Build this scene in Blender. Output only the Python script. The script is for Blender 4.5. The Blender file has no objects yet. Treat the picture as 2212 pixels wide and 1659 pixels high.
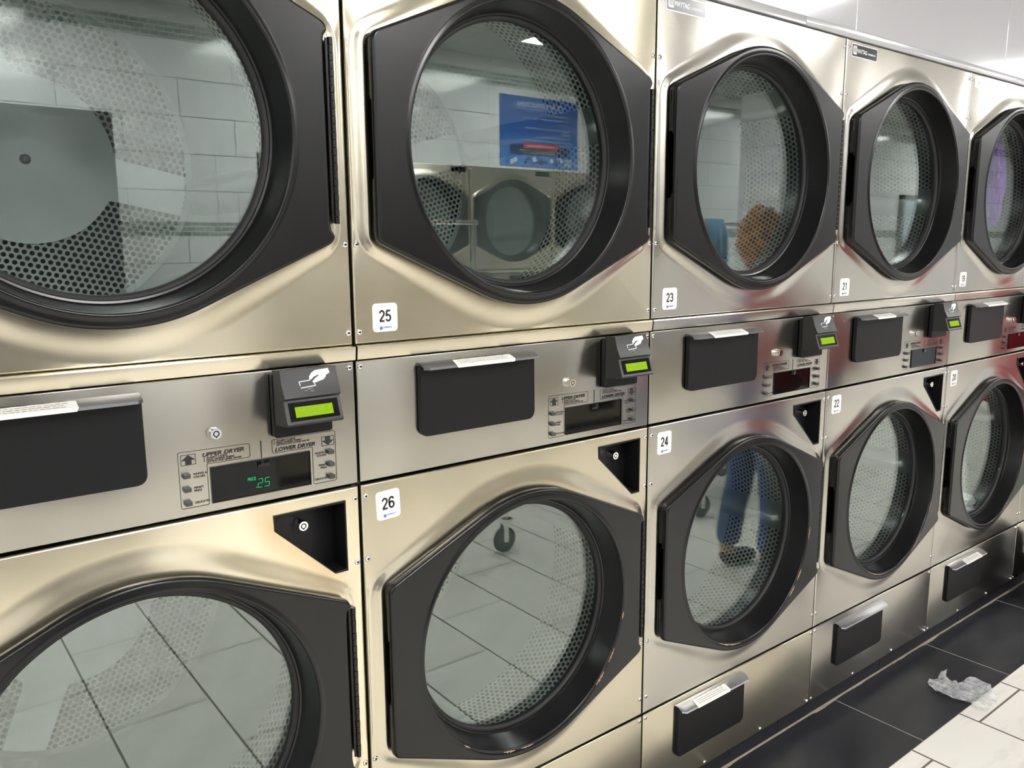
import bpy, bmesh, math, random
from math import pi, sin, cos, tan, radians, sqrt, hypot
from mathutils import Vector, Matrix
random.seed(7)
C = bpy.context.scene.collection
R = radians

# ------------------------------------------------------------------ camera, world, exposure
FZ = 1.38                       # floor is z = 0 ; the joint under the upper doors is z = 1.38
cam_d = bpy.data.cameras.new('camera'); cam = bpy.data.objects.new('camera', cam_d); C.objects.link(cam)
cam_d.sensor_fit = 'HORIZONTAL'; cam_d.sensor_width = 36.0
cam_d.lens = 1773.88 / 2212 * 36.0
cam_d.clip_start = 0.02; cam_d.clip_end = 60
rx, ry, rz = -0.166589, -0.0065284, 0.663015
fwd = Vector((sin(rz)*cos(rx), cos(rz)*cos(rx), sin(rx)))
right0 = Vector((cos(rz), -sin(rz), 0)); up0 = right0.cross(fwd)
rgt = right0*cos(ry) + up0*sin(ry); up = -right0*sin(ry) + up0*cos(ry)
Mx = Matrix((( rgt.x, up.x, -fwd.x, -0.69887), (rgt.y, up.y, -fwd.y, -1.36749), (rgt.z, up.z, -fwd.z, 0.18155+FZ), (0, 0, 0, 1)))
cam.matrix_world = Mx
bpy.context.scene.camera = cam

world = bpy.data.worlds.new('world'); bpy.context.scene.world = world; world.use_nodes = True
world.node_tree.nodes['Background'].inputs[0].default_value = (0.5, 0.55, 0.6, 1)
world.node_tree.nodes['Background'].inputs[1].default_value = 0.05
vs = bpy.context.scene.view_settings
vs.view_transform = 'Standard'; vs.look = 'None'; vs.gamma = 1.0; vs.use_curve_mapping = False
vs.exposure = 1.82
LAMP = 10.0                     # strength of the ceiling panels
cy = bpy.context.scene.cycles
cy.max_bounces = 9; cy.diffuse_bounces = 4; cy.glossy_bounces = 5; cy.transparent_max_bounces = 24
cy.sample_clamp_indirect = 6.0; cy.caustics_reflective = True
cy.use_denoising = True

# ------------------------------------------------------------------ materials
def nm(name):
    m = bpy.data.materials.new(name); m.use_nodes = True
    nt = m.node_tree; nt.nodes.clear()
    out = nt.nodes.new('ShaderNodeOutputMaterial')
    return m, nt, out
def N(nt, t, **kw):
    n = nt.nodes.new(t)
    for k, v in kw.items(): setattr(n, k, v)
    return n
def L(nt, a, b): nt.links.new(a, b)
def math_(nt, op, a, b=None, c=None, clamp=False):
    n = N(nt, 'ShaderNodeMath', operation=op, use_clamp=clamp)
    for i, v in enumerate((a, b, c)):
        if v is None: continue
        if isinstance(v, (int, float)): n.inputs[i].default_value = v
        else: L(nt, v, n.inputs[i])
    return n.outputs[0]
def vmath(nt, op, a, b=None):
    n = N(nt, 'ShaderNodeVectorMath', operation=op)
    for i, v in enumerate((a, b)):
        if v is None: continue
        if isinstance(v, tuple): n.inputs[i].default_value = v
        else: L(nt, v, n.inputs[i])
    return n
def mixc(nt, f, a, b):
    n = N(nt, 'ShaderNodeMix', data_type='RGBA')
    if isinstance(f, (int, float)): n.inputs[0].default_value = f
    else: L(nt, f, n.inputs[0])
    for i, v in ((6, a), (7, b)):
        if isinstance(v, tuple): n.inputs[i].default_value = v if len(v) == 4 else (*v, 1)
        else: L(nt, v, n.inputs[i])
    return n.outputs[2]
def noise(nt, vec, scale, detail=3, rough=.5):
    n = N(nt, 'ShaderNodeTexNoise'); n.inputs['Scale'].default_value = scale
    n.inputs['Detail'].default_value = detail; n.inputs['Roughness'].default_value = rough
    if vec is not None: L(nt, vec, n.inputs['Vector'])
    return n.outputs[0]
def mapping(nt, vec, scale=(1,1,1), loc=(0,0,0)):
    n = N(nt, 'ShaderNodeMapping'); n.inputs['Scale'].default_value = scale; n.inputs['Location'].default_value = loc
    L(nt, vec, n.inputs['Vector']); return n.outputs[0]
def ramp(nt, f, p0, p1, c0=(0,0,0,1), c1=(1,1,1,1)):
    n = N(nt, 'ShaderNodeValToRGB'); e = n.color_ramp.elements
    e[0].position = p0; e[1].position = p1; e[0].color = c0; e[1].color = c1
    L(nt, f, n.inputs[0]); return n.outputs[0]
def bump(nt, h, strength, dist, prev=None):
    n = N(nt, 'ShaderNodeBump'); n.inputs['Strength'].default_value = strength; n.inputs['Distance'].default_value = dist
    L(nt, h, n.inputs['Height'])
    if prev is not None: L(nt, prev, n.inputs['Normal'])
    return n.outputs[0]
def obj_xyz(nt):
    return N(nt, 'ShaderNodeTexCoord').outputs['Object']

def plain(name, col, rough=.5, metal=0.0, spec=.5, nscale=0, nstr=0.1, ndist=.0005, coat=0.0, var=0.08):
    m, nt, out = nm(name)
    b = N(nt, 'ShaderNodeBsdfPrincipled')
    co = obj_xyz(nt)
    f = noise(nt, co, 9.0, 3)
    lo = tuple(max(0, c*(1-var)) for c in col); hi = tuple(min(1, c*(1+var)) for c in col)
    L(nt, mixc(nt, f, (*lo, 1), (*hi, 1)), b.inputs['Base Color'])
    b.inputs['Roughness'].default_value = rough; b.inputs['Metallic'].default_value = metal
    b.inputs['Specular IOR Level'].default_value = spec
    b.inputs['Coat Weight'].default_value = coat
    if nscale: L(nt, bump(nt, noise(nt, co, nscale, 4), nstr, ndist), b.inputs['Normal'])
    L(nt, b.outputs[0], out.inputs[0])
    return m

def stainless(name, base, rough, wave=.8, stain=None, aniso=.76):
    m, nt, out = nm(name)
    b = N(nt, 'ShaderNodeBsdfPrincipled')
    co = obj_xyz(nt)
    brush = noise(nt, mapping(nt, co, (1.5, 1.5, 260)), 1.0, 1)
    cloud = noise(nt, co, 2.6, 2, .5)
    fine = noise(nt, mapping(nt, co, (4, 4, 14)), 1.0, 2)
    c = mixc(nt, ramp(nt, cloud, .3, .7), tuple(x*.92 for x in base), tuple(min(1, x*1.06) for x in base))
    c = mixc(nt, math_(nt, 'MULTIPLY', brush, .12), c, tuple(x*.8 for x in base))
    # scattered smudges
    sm = ramp(nt, noise(nt, mapping(nt, co, (1,1,1), (3.1, 0, 1.7)), 5.0, 3, .5), .45, .85)
    if stain:
        # rust bleeding out of the lock pocket rim: distance from the slanting pocket edge, broken up by noise
        sp = N(nt, 'ShaderNodeSeparateXYZ'); L(nt, co, sp.inputs[0])
        x1, z1, x2, z2 = stain
        ln = hypot(x2-x1, z2-z1); nx, nz = (z2-z1)/ln, -(x2-x1)/ln
        d = math_(nt, 'ABSOLUTE', math_(nt, 'ADD', math_(nt, 'MULTIPLY', math_(nt, 'SUBTRACT', sp.outputs[0], x1), nx),
                  math_(nt, 'MULTIPLY', math_(nt, 'SUBTRACT', sp.outputs[2], z1), nz)))
        al = math_(nt, 'ABSOLUTE', math_(nt, 'SUBTRACT', sp.outputs[0], (x1+x2)/2-.012))
        k = math_(nt, 'MULTIPLY', ramp(nt, d, .002, .05, (1,1,1,1), (0,0,0,1)), ramp(nt, al, .05, .10, (1,1,1,1), (0,0,0,1)))
        k = math_(nt, 'MULTIPLY', k, math_(nt, 'ADD', .35, noise(nt, co, 22, 4)), clamp=True)
        c = mixc(nt, math_(nt, 'MULTIPLY', k, .6), c, (.72, .46, .19))
    L(nt, c, b.inputs['Base Color'])
    b.inputs['Metallic'].default_value = 1.0
    b.inputs['Anisotropic'].default_value = aniso
    tg = N(nt, 'ShaderNodeCombineXYZ'); tg.inputs[2].default_value = 1.0; L(nt, tg.outputs[0], b.inputs['Tangent'])   # grain runs sideways
    r = math_(nt, 'ADD', rough, math_(nt, 'MULTIPLY', math_(nt, 'ADD', fine, cloud), .05))
    L(nt, r, b.inputs['Roughness'])
    n1 = bump(nt, noise(nt, mapping(nt, co, (2.2, 2.2, 3.0)), 1.0, 1), wave, .012)
    L(nt, n1, b.inputs['Normal'])
    L(nt, b.outputs[0], out.inputs[0])
    return m

M = {}
M['steel'] = stainless('stainless_steel', (.57, .545, .49), .185)
M['steel_control_dark'] = stainless('control_panel_steel_darkened', (.43, .41, .365), .185)  # darkened base: reflection of the black doors opposite painted into the colour
M['steel_warm'] = stainless('warm_cast_stainless_steel', (.68, .625, .495), .185)  # base tinted for the warm cast over the left side
M['steel_rust'] = stainless('stainless_steel_rusted', (.95, .86, .66), .185, stain=(.631-.4, -.320+FZ, .741-.4, -.424+FZ))  # real rust stain; base also carries the warm cast and this panel's brightness
M['steel_edge'] = plain('bright_steel_edge', (.72, .69, .62), .22, 1.0)
M['screw'] = plain('zinc_screw', (.82, .82, .80), .22, 1.0)
M['chrome'] = plain('chrome', (.85, .85, .84), .12, 1.0)
M['dark'] = plain('dull_cabinet_steel', (.06, .06, .058), .6, .1)
M['black'] = plain('black_textured_plastic', (.006, .006, .0065), .25, 0, .42, 1400, .25, .0002)
M['rubber'] = plain('black_rubber', (.012, .012, .012), .55)
M['blacksteel'] = plain('black_painted_steel', (.0065, .0065, .0075), .45, 0, .28, 600, .15, .0002)
M['greysteel'] = plain('grey_worn_steel', (.13, .13, .14), .33, .6)
M['silver'] = plain('silver_tape', (.50, .51, .54), .28, .9)
M['hinge'] = plain('hinge_steel', (.035, .033, .032), .3, .8)
M['white'] = plain('white_sticker', (.88, .88, .85), .35)
M['ink'] = plain('black_ink', (.018, .016, .018), .5)
M['ink_grey'] = plain('grey_ink', (.25, .25, .25), .5)
M['paper'] = plain('torn_paper', (.80, .79, .74), .8, 0, .3, 40, .5, .002)
M['blue'] = plain('blue_ink', (.03, .13, .50), .4)
M['platebg'] = plain('brand_plate_black', (.03, .03, .033), .18, 0, .6, coat=.6)
M['platebg_worn'] = plain('brand_plate_silvered', (.30, .30, .31), .16, .5, .6)
M['platewhite'] = plain('brand_plate_white', (.85, .85, .85), .3)
M['lens'] = plain('black_display_lens', (.003, .003, .003), .05, 0, .35, coat=.15)
M['button'] = plain('grey_push_button', (.055, .055, .065), .22, .2, .7)
M['housing'] = plain('dark_reader_plastic', (.022, .022, .022), .34, 0, .45)
M['icon'] = plain('pale_blue_white_print', (.72, .80, .84), .5)
M['chip'] = plain('bare_tan_chipped_edge', (.36, .23, .16), .7)
M['glaz'] = plain('galvanised_sheet', (.40, .43, .42), .34, .75, .5, 60, .15, .001, var=.15)
M['plate'] = plain('galvanised_spider_plate', (.86, .93, .93), .40, .05, .5, 90, .25, .001, var=.2)

def emit(name, col, s):
    m, nt, out = nm(name); e = N(nt, 'ShaderNodeEmission')
    e.inputs[0].default_value = (*col, 1); e.inputs[1].default_value = s
    L(nt, e.outputs[0], out.inputs[0]); return m
M['lcd'] = emit('lit_green_screen', (.46, .78, .02), .22)
M['led'] = emit('lit_green_digits', (.05, .75, .25), .20)
M['lcdink'] = plain('lcd_character', (.18, .26, .02), .4)
M['lamp'] = emit('ceiling_panel_diffuser', (1.0, .99, .965), LAMP)

# thin solid pane: every face mixes a tinted clear pass-through with a mirror, stronger at grazing angles
def glass_mat(name, r0, tint):
    m, nt, out = nm(name)
    g = N(nt, 'ShaderNodeNewGeometry')
    d = N(nt, 'ShaderNodeVectorMath', operation='DOT_PRODUCT')
    L(nt, g.outputs['Normal'], d.inputs[0]); L(nt, g.outputs['Incoming'], d.inputs[1])
    c = math_(nt, 'ABSOLUTE', d.outputs['Value'])
    f = math_(nt, 'ADD', r0, math_(nt, 'MULTIPLY', 1-r0, math_(nt, 'POWER', math_(nt, 'SUBTRACT', 1.0, c), 5.0)), clamp=True)
    t = N(nt, 'ShaderNodeBsdfTransparent'); t.inputs[0].default_value = (*tint, 1)
    gl = N(nt, 'ShaderNodeBsdfGlossy'); gl.inputs['Roughness'].default_value = 0.0; gl.inputs[0].default_value = (.93, 1, .97, 1)
    mx = N(nt, 'ShaderNodeMixShader'); L(nt, f, mx.inputs[0]); L(nt, t.outputs[0], mx.inputs[1]); L(nt, gl.outputs[0], mx.inputs[2])
    L(nt, mx.outputs[0], out.inputs[0]); return m
M['glass'] = glass_mat('door_glass', .11, (.96, .99, .98))

# perforated sheet: hexagonal array of round holes (real openings) laid out in metres by the UV map
def perf_mat():
    m, nt, out = nm('perforated_galvanised_sheet')
    uv = N(nt, 'ShaderNodeTexCoord').outputs['UV']
    pitch = .0150; s3 = sqrt(3)
    p = vmath(nt, 'MULTIPLY', uv, (1/pitch, 1/(pitch*s3), 0)).outputs[0]
    def cell(off):
        q = vmath(nt, 'FRACTION', vmath(nt, 'ADD', p, (off, off, 0)).outputs[0]).outputs[0]
        q = vmath(nt, 'SUBTRACT', q, (.5, .5, 0)).outputs[0]
        q = vmath(nt, 'MULTIPLY', q, (1, s3, 0)).outputs[0]
        return vmath(nt, 'LENGTH', q).outputs['Value']
    dist = math_(nt, 'MINIMUM', cell(0.0), cell(.5))
    hole = math_(nt, 'LESS_THAN', dist, .335)
    b = N(nt, 'ShaderNodeBsdfPrincipled')
    co = obj_xyz(nt)
    f = ramp(nt, noise(nt, co, 5, 5, .6), .35, .7)
    L(nt, mixc(nt, f, (.42, .45, .43), (.56, .57, .52)), b.inputs['Base Color'])
    b.inputs['Metallic'].default_value = .4; b.inputs['Roughness'].default_value = .38
    rim = ramp(nt, dist, .335, .40)
    L(nt, bump(nt, rim, .5, .0006), b.inputs['Normal'])
    t = N(nt, 'ShaderNodeBsdfTransparent')
    mx = N(nt, 'ShaderNodeMixShader'); L(nt, hole, mx.inputs[0]); L(nt, b.outputs[0], mx.inputs[1]); L(nt, t.outputs[0], mx.inputs[2])
    L(nt, mx.outputs[0], out.inputs[0]); return m
M['perf'] = perf_mat()

# floor: dark border tiles against the machines, pale marbled plank tiles beyond, grout in both
def floor_mat():
    m, nt, out = nm('floor_tiles')
    g = N(nt, 'ShaderNodeNewGeometry'); sp = N(nt, 'ShaderNodeSeparateXYZ'); L(nt, g.outputs['Position'], sp.inputs[0])
    X, Y = sp.outputs[0], sp.outputs[1]
    def line(v, off, pitch, w):     # 1 on a grout line
        q = math_(nt, 'FRACT', math_(nt, 'DIVIDE', math_(nt, 'SUBTRACT', v, off-pitch/2), pitch))
        return math_(nt, 'LESS_THAN', math_(nt, 'ABSOLUTE', math_(nt, 'SUBTRACT', q, .5)), w/2/pitch)
    P = g.outputs['Position']
    dark = math_(nt, 'GREATER_THAN', Y, -.289)
    dline = math_(nt, 'MAXIMUM', line(X, 1.797, .65, .0035), math_(nt, 'LESS_THAN', math_(nt, 'ABSOLUTE', math_(nt, 'ADD', Y, .289)), .0016))
    # pale tiles: columns .3245 wide along x, .65 long along y, every second column shifted by half
    cw = .3245
    col = math_(nt, 'FLOOR', math_(nt, 'DIVIDE', math_(nt, 'SUBTRACT', X, 2.045), cw))
    odd = math_(nt, 'ABSOLUTE', math_(nt, 'MODULO', col, 2.0))
    lx = line(X, 2.045, cw, .0075)
    Ys = math_(nt, 'ADD', Y, math_(nt, 'MULTIPLY', odd, .325))
    ly = line(Ys, -.352, .65, .0070)
    lline = math_(nt, 'MAXIMUM', lx, ly)
    row = math_(nt, 'FLOOR', math_(nt, 'DIVIDE', math_(nt, 'ADD', Ys, .352), .65))
    cmb = N(nt, 'ShaderNodeCombineXYZ'); L(nt, col, cmb.inputs[0]); L(nt, row, cmb.inputs[1])
    wn = N(nt, 'ShaderNodeTexWhiteNoise', noise_dimensions='3D'); L(nt, cmb.outputs[0], wn.inputs['Vector'])
    shift = vmath(nt, 'MULTIPLY', wn.outputs['Color'], (9, 9, 9)).outputs[0]
    pv = vmath(nt, 'ADD', P, shift).outputs[0]
    vein = ramp(nt, noise(nt, mapping(nt, pv, (2.0, 7.5, 1)), 1.0, 8, .66), .52, .72)
    pale = mixc(nt, math_(nt, 'MULTIPLY', vein, .55), (.92, .89, .83), (.60, .57, .52))
    pale = mixc(nt, math_(nt, 'MULTIPLY', wn.outputs['Value'], .18), pale, (.86, .83, .77))
    pale = mixc(nt, lline, pale, (.17, .15, .13))
    slate = mixc(nt, ramp(nt, noise(nt, mapping(nt, P, (2.0, 6, 1)), 1.0, 6, .6), .35, .7), (.016, .017, .021), (.032, .034, .041))
    specks = math_(nt, 'GREATER_THAN', noise(nt, P, 190, 2), .775)
    near = ramp(nt, Y, -.20, .02)
    specks = math_(nt, 'MULTIPLY', specks, math_(nt, 'ADD', .25, near))
    slate = mixc(nt, specks, slate, (.5, .5, .48))
    slate = mixc(nt, dline, slate, (.42, .40, .36))
    L_ = mixc(nt, dark, pale, slate)
    b = N(nt, 'ShaderNodeBsdfPrincipled'); L(nt, L_, b.inputs['Base Color'])
    gr = math_(nt, 'MAXIMUM', math_(nt, 'MULTIPLY', lline, math_(nt, 'SUBTRACT', 1.0, dark)), math_(nt, 'MULTIPLY', dline, dark))
    L(nt, math_(nt, 'ADD', .40, math_(nt, 'MULTIPLY', gr, .4)), b.inputs['Roughness']); b.inputs['Specular IOR Level'].default_value = .32
    L(nt, bump(nt, math_(nt, 'SUBTRACT', 1.0, gr), .5, .001), b.inputs['Normal'])
    L(nt, b.outputs[0], out.inputs[0]); return m
M['floor'] = floor_mat()
M['kick'] = plain('slate_skirting_tile', (.022, .023, .028), .4, 0, .5, 30, .1, .001, var=.25)
M['grout'] = plain('cream_grout', (.30, .27, .21), .8, 0, .3, 90, .9, .004, var=.3)

def gloss_panel(name, col, rough, wave):
    m, nt, out = nm(name); b = N(nt, 'ShaderNodeBsdfPrincipled'); co = obj_xyz(nt)
    L(nt, mixc(nt, noise(nt, co, 1.5, 2), tuple(c*.96 for c in col), tuple(min(1, c*1.03) for c in col)), b.inputs['Base Color'])
    b.inputs['Roughness'].default_value = rough; b.inputs['Specular IOR Level'].default_value = .9
    b.inputs['Coat Weight'].default_value = .6; b.inputs['Coat Roughness'].default_value = rough*.6; b.inputs['Coat IOR'].default_value = 1.8
    L(nt, bump(nt, noise(nt, mapping(nt, co, (1.6, 1.6, 1.2)), 1.0, 1), wave, .02), b.inputs['Normal'])
    L(nt, b.outputs[0], out.inputs[0]); return m
M['fascia'] = gloss_panel('glossy_wall_panel', (.60, .60, .63), .12, .5)
M['trim'] = gloss_panel('pale_metal_trim', (.52, .52, .53), .22, .2)

def walltile_mat():      # big glossy white tiles and two bands of small grey-green mosaic bricks
    m, nt, out = nm('white_wall_tiles_with_mosaic_bands')
    g = N(nt, 'ShaderNodeNewGeometry'); sp = N(nt, 'ShaderNodeSeparateXYZ'); L(nt, g.outputs['Position'], sp.inputs[0])
    s = math_(nt, 'ADD', sp.outputs[0], sp.outputs[1]); Z = sp.outputs[2]
    cb = N(nt, 'ShaderNodeCombineXYZ'); L(nt, s, cb.inputs[0]); L(nt, Z, cb.inputs[1])
    def brick(w, h, mortar, c1, c2, cm, oz, ox=0):
        b = N(nt, 'ShaderNodeTexBrick'); b.offset = .5
        b.inputs['Scale'].default_value = 1.0; b.inputs['Brick Width'].default_value = w; b.inputs['Row Height'].default_value = h
        b.inputs['Mortar Size'].default_value = mortar; b.inputs['Mortar Smooth'].default_value = 0.1
        b.inputs['Color1'].default_value = (*c1, 1); b.inputs['Color2'].default_value = (*c2, 1); b.inputs['Mortar'].default_value = (*cm, 1)
        L(nt, mapping(nt, cb.outputs[0], (1,1,1), (-ox, -oz, 0)), b.inputs['Vector']); return b
    big = brick(.64, .212, .0022, (.74, .75, .76), (.78, .79, .80), (.18, .18, .18), (1.153+FZ) % .212, .05)
    mos = brick(.052, .0295, .0036, (.16, .21, .19), (.36, .39, .36), (.62, .63, .60), (1.37+FZ) % .0295)
    def band(a, b_): return math_(nt, 'MULTIPLY', math_(nt, 'GREATER_THAN', Z, a), math_(nt, 'LESS_THAN', Z, b_))
    bd = math_(nt, 'MAXIMUM', band(1.372+FZ, 1.4605+FZ), band(.248+FZ, .3365+FZ))
    ab = math_(nt, 'GREATER_THAN', Z, 1.4605+FZ)
    c = mixc(nt, ab, big.outputs[0], (.72, .72, .71)); c = mixc(nt, bd, c, mos.outputs[0])
    b = N(nt, 'ShaderNodeBsdfPrincipled'); L(nt, c, b.inputs['Base Color'])
    b.inputs['Roughness'].default_value = .12; b.inputs['Specular IOR Level'].default_value = .7
    L(nt, bump(nt, noise(nt, mapping(nt, g.outputs['Position'], (2, 2, 5)), 1, 1), .4, .008), b.inputs['Normal'])
    L(nt, b.outputs[0], out.inputs[0]); return m
M['walltile'] = walltile_mat()
def ceil_mat():
    m, nt, out = nm('suspended_ceiling_tiles')
    g = N(nt, 'ShaderNodeNewGeometry')
    b = N(nt, 'ShaderNodeTexBrick'); b.offset = 0; b.inputs['Scale'].default_value = 1
    b.inputs['Brick Width'].default_value = .61; b.inputs['Row Height'].default_value = .61; b.inputs['Mortar Size'].default_value = .009
    b.inputs['Color1'].default_value = (.46, .46, .45, 1); b.inputs['Color2'].default_value = (.50, .50, .485, 1); b.inputs['Mortar'].default_value = (.30, .30, .30, 1)
    L(nt, mapping(nt, g.outputs['Position'], (1,1,1), (-.18, 0, 0)), b.inputs['Vector'])
    p = N(nt, 'ShaderNodeBsdfPrincipled'); L(nt, b.outputs[0], p.inputs['Base Color']); p.inputs['Roughness'].default_value = .9
    L(nt, bump(nt, noise(nt, g.outputs['Position'], 90, 3), .3, .002), p.inputs['Normal'])
    L(nt, p.outputs[0], out.inputs[0]); return m
M['ceil'] = ceil_mat()
M['paint'] = plain('white_wall_paint', (.72, .72, .70), .6)
M['pillar'] = M['walltile']

# ------------------------------------------------------------------ mesh helpers
def finish(name, bm, mats, parent=None, smooth=30, loc=None):
    me = bpy.data.meshes.new(name); 
    bm.normal_update(); bm.to_mesh(me); bm.free()
    for m in (mats if isinstance(mats, (list, tuple)) else [mats]): me.materials.append(M[m] if isinstance(m, str) else m)
    if smooth:
        me.polygons.foreach_set('use_smooth', [True]*len(me.polygons)); me.set_sharp_from_angle(angle=R(smooth))
    o = bpy.data.objects.new(name, me); C.objects.link(o)
    if parent is not None: o.parent = parent
    if loc: o.location = loc
    return o
def box(bm, x0, x1, y0, y1, z0, z1, bev=0, seg=2, mi=0):
    r = bmesh.ops.create_cube(bm, size=1.0)
    vs_ = r['verts']
    for v in vs_:
        v.co = Vector(((x0+x1)/2 + v.co.x*(x1-x0), (y0+y1)/2 + v.co.y*(y1-y0), (z0+z1)/2 + v.co.z*(z1-z0)))
    fs = set(f for v in vs_ for f in v.link_faces)
    for f in fs: f.material_index = mi
    if bev:
        es = list(set(e for v in vs_ for e in v.link_edges))
        rr = bmesh.ops.bevel(bm, geom=es, offset=bev, segments=seg, profile=.5, affect='EDGES')
        for f in rr['faces']: f.material_index = mi
def prism(bm, pts, y0, y1, mi=0, cap0=True, cap1=True):     # polygon in x,z extruded along y
    a = [bm.verts.new((x, y0, z)) for x, z in pts]; b = [bm.verts.new((x, y1, z)) for x, z in pts]
    n = len(pts); fs = []
    for i in range(n): fs.append(bm.faces.new((a[i], a[(i+1) % n], b[(i+1) % n], b[i])))
    if cap0: fs.append(bm.faces.new(a))
    if cap1: fs.append(bm.faces.new(b))
    for f in fs: f.material_index = mi
    return fs
def rrect(x0, x1, z0, z1, r, seg=5, corners=(1,1,1,1)):     # corners: BL BR TR TL
    out = []
    for k, (cx, cz, a0) in enumerate(((x0, z0, 180), (x1, z0, 270), (x1, z1, 0), (x0, z1, 90))):
        rr = r*corners[k]
        ccx = cx + (rr if k in (0, 3) else -rr); ccz = cz + (rr if k in (0, 1) else -rr)
        if rr == 0: out.append((cx, cz)); continue
        for i in range(seg+1):
            a = R(a0 + 90*i/seg); out.append((ccx + rr*cos(a), ccz + rr*sin(a)))
    return out
def rod(bm, p0, p1, r, seg=12, mi=0, r2=None, caps=True):
    p0, p1 = Vector(p0), Vector(p1); d = (p1-p0); n = d.normalized()
    u = n.orthogonal().normalized(); v = n.cross(u)
    A = [bm.verts.new(p0 + (u*cos(2*pi*i/seg) + v*sin(2*pi*i/seg))*r) for i in range(seg)]
    B = [bm.verts.new(p1 + (u*cos(2*pi*i/seg) + v*sin(2*pi*i/seg))*(r if r2 is None else r2)) for i in range(seg)]
    fs = [bm.faces.new((A[i], A[(i+1) % seg], B[(i+1) % seg], B[i])) for i in range(seg)]
    if caps: fs += [bm.faces.new(A[::-1]), bm.faces.new(B)]
    for f in fs: f.material_index = mi
def lathe_y(bm, prof, cx, cz, seg=24, mi=0, a0=0.0, a1=2*pi, mis=None):   # prof: (r, y) turned about the y axis
    full = abs(a1-a0-2*pi) < 1e-6; n = seg if full else seg+1
    rings = []
    for r, y in prof:
        if r < 1e-6: rings.append([bm.verts.new((cx, y, cz))]*n)
        else: rings.append([bm.verts.new((cx + r*cos(a0+(a1-a0)*i/seg), y, cz + r*sin(a0+(a1-a0)*i/seg))) for i in range(n)])
    for k in range(len(rings)-1):
        A, B = rings[k], rings[k+1]
        for i in range(seg):
            j = (i+1) % n
            vs4 = [A[i], A[j], B[j], B[i]]; q = []
            for v in vs4:
                if v not in q: q.append(v)
            if len(q) > 2:
                f = bm.faces.new(q); f.material_index = mi if mis is None else mis[k]
def loft(bm, loops, mi=0, closed=True, flip=False):
    V = [[bm.verts.new(p) for p in lp] for lp in loops]; n = len(V[0])
    for a, b in zip(V, V[1:]):
        for i in range(n if closed else n-1):
            j = (i+1) % n
            q = (a[i], a[j], b[j], b[i])
            f = bm.faces.new(q[::-1] if flip else q); f.material_index = mi
    return V
TXT = {}
def text(bm, s, x, z, size, y=-.0006, mi=0, align='LEFT', shear=0.0, bold=0.0, sx=1.0, spacing=1.0, dirx=1, roll=0.0):
    key = (s, size, align, shear, bold, spacing)
    if key not in TXT:
        cu = bpy.data.curves.new('txt', 'FONT'); cu.body = s; cu.size = size; cu.align_x = align; cu.shear = shear
        cu.offset = bold*size; cu.space_character = spacing; cu.resolution_u = 3 if size < .01 else 6; cu.fill_mode = 'FRONT'; cu.dimensions = '2D'
        ob = bpy.data.objects.new('txt', cu); C.objects.link(ob)
        bpy.context.view_layer.update()
        me = ob.evaluated_get(bpy.context.evaluated_depsgraph_get()).to_mesh()
        TXT[key] = ([tuple(v.co) for v in me.vertices], [tuple(p.vertices) for p in me.polygons])
        bpy.data.objects.remove(ob); bpy.data.curves.remove(cu)
    vs_, fs = TXT[key]
    cr, sr = cos(roll), sin(roll)
    vv = [bm.verts.new((x + dirx*(p[0]*sx*cr - p[1]*sr), y, z + (p[0]*sx*sr + p[1]*cr))) for p in vs_]
    for f in fs:
        try: bm.faces.new([vv[i] for i in f]).material_index = mi
        except ValueError: pass
def flat(bm, pts, y, mi=0):
    f = bm.faces.new([bm.verts.new((x, y, z)) for x, z in pts]); f.material_index = mi; return f
def stroke(bm, pts, w, y, mi=0, closed=True):
    n = len(pts); m = n if closed else n-1
    for i in range(m):
        (ax, az), (bx, bz) = pts[i], pts[(i+1) % n]
        d = hypot(bx-ax, bz-az)
        if d < 1e-7: continue
        nx, nz = -(bz-az)/d*w/2, (bx-ax)/d*w/2; ex, ez = (bx-ax)/d*w/2, (bz-az)/d*w/2
        flat(bm, [(ax+nx-ex, az+nz-ez), (ax-nx-ex, az-nz-ez), (bx-nx+ex, bz-nz+ez), (bx+nx+ex, bz+nz+ez)], y, mi)
def thing(name, label, cat, loc=(0,0,0), rotz=0, group=None):
    o = bpy.data.objects.new(name, None); C.objects.link(o); o.empty_display_size = .1
    o.location = loc; o.rotation_euler = (0, 0, rotz); o['label'] = label; o['category'] = cat
    if group: o['group'] = group
    return o
def tag(o, label, cat, group=None):
    o['label'] = label; o['category'] = cat
    if group: o['group'] = group
    return o
def struct(o): o['kind'] = 'structure'; return o

# ------------------------------------------------------------------ the dryer (machine frame: x -.4 to .4, front plane y = 0, floor z = 0)
def X(x): return x - .4
def Z(z): return z + FZ
DOORX, UPZ, LOZ = X(.398), Z(.371), Z(-.656)

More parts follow.
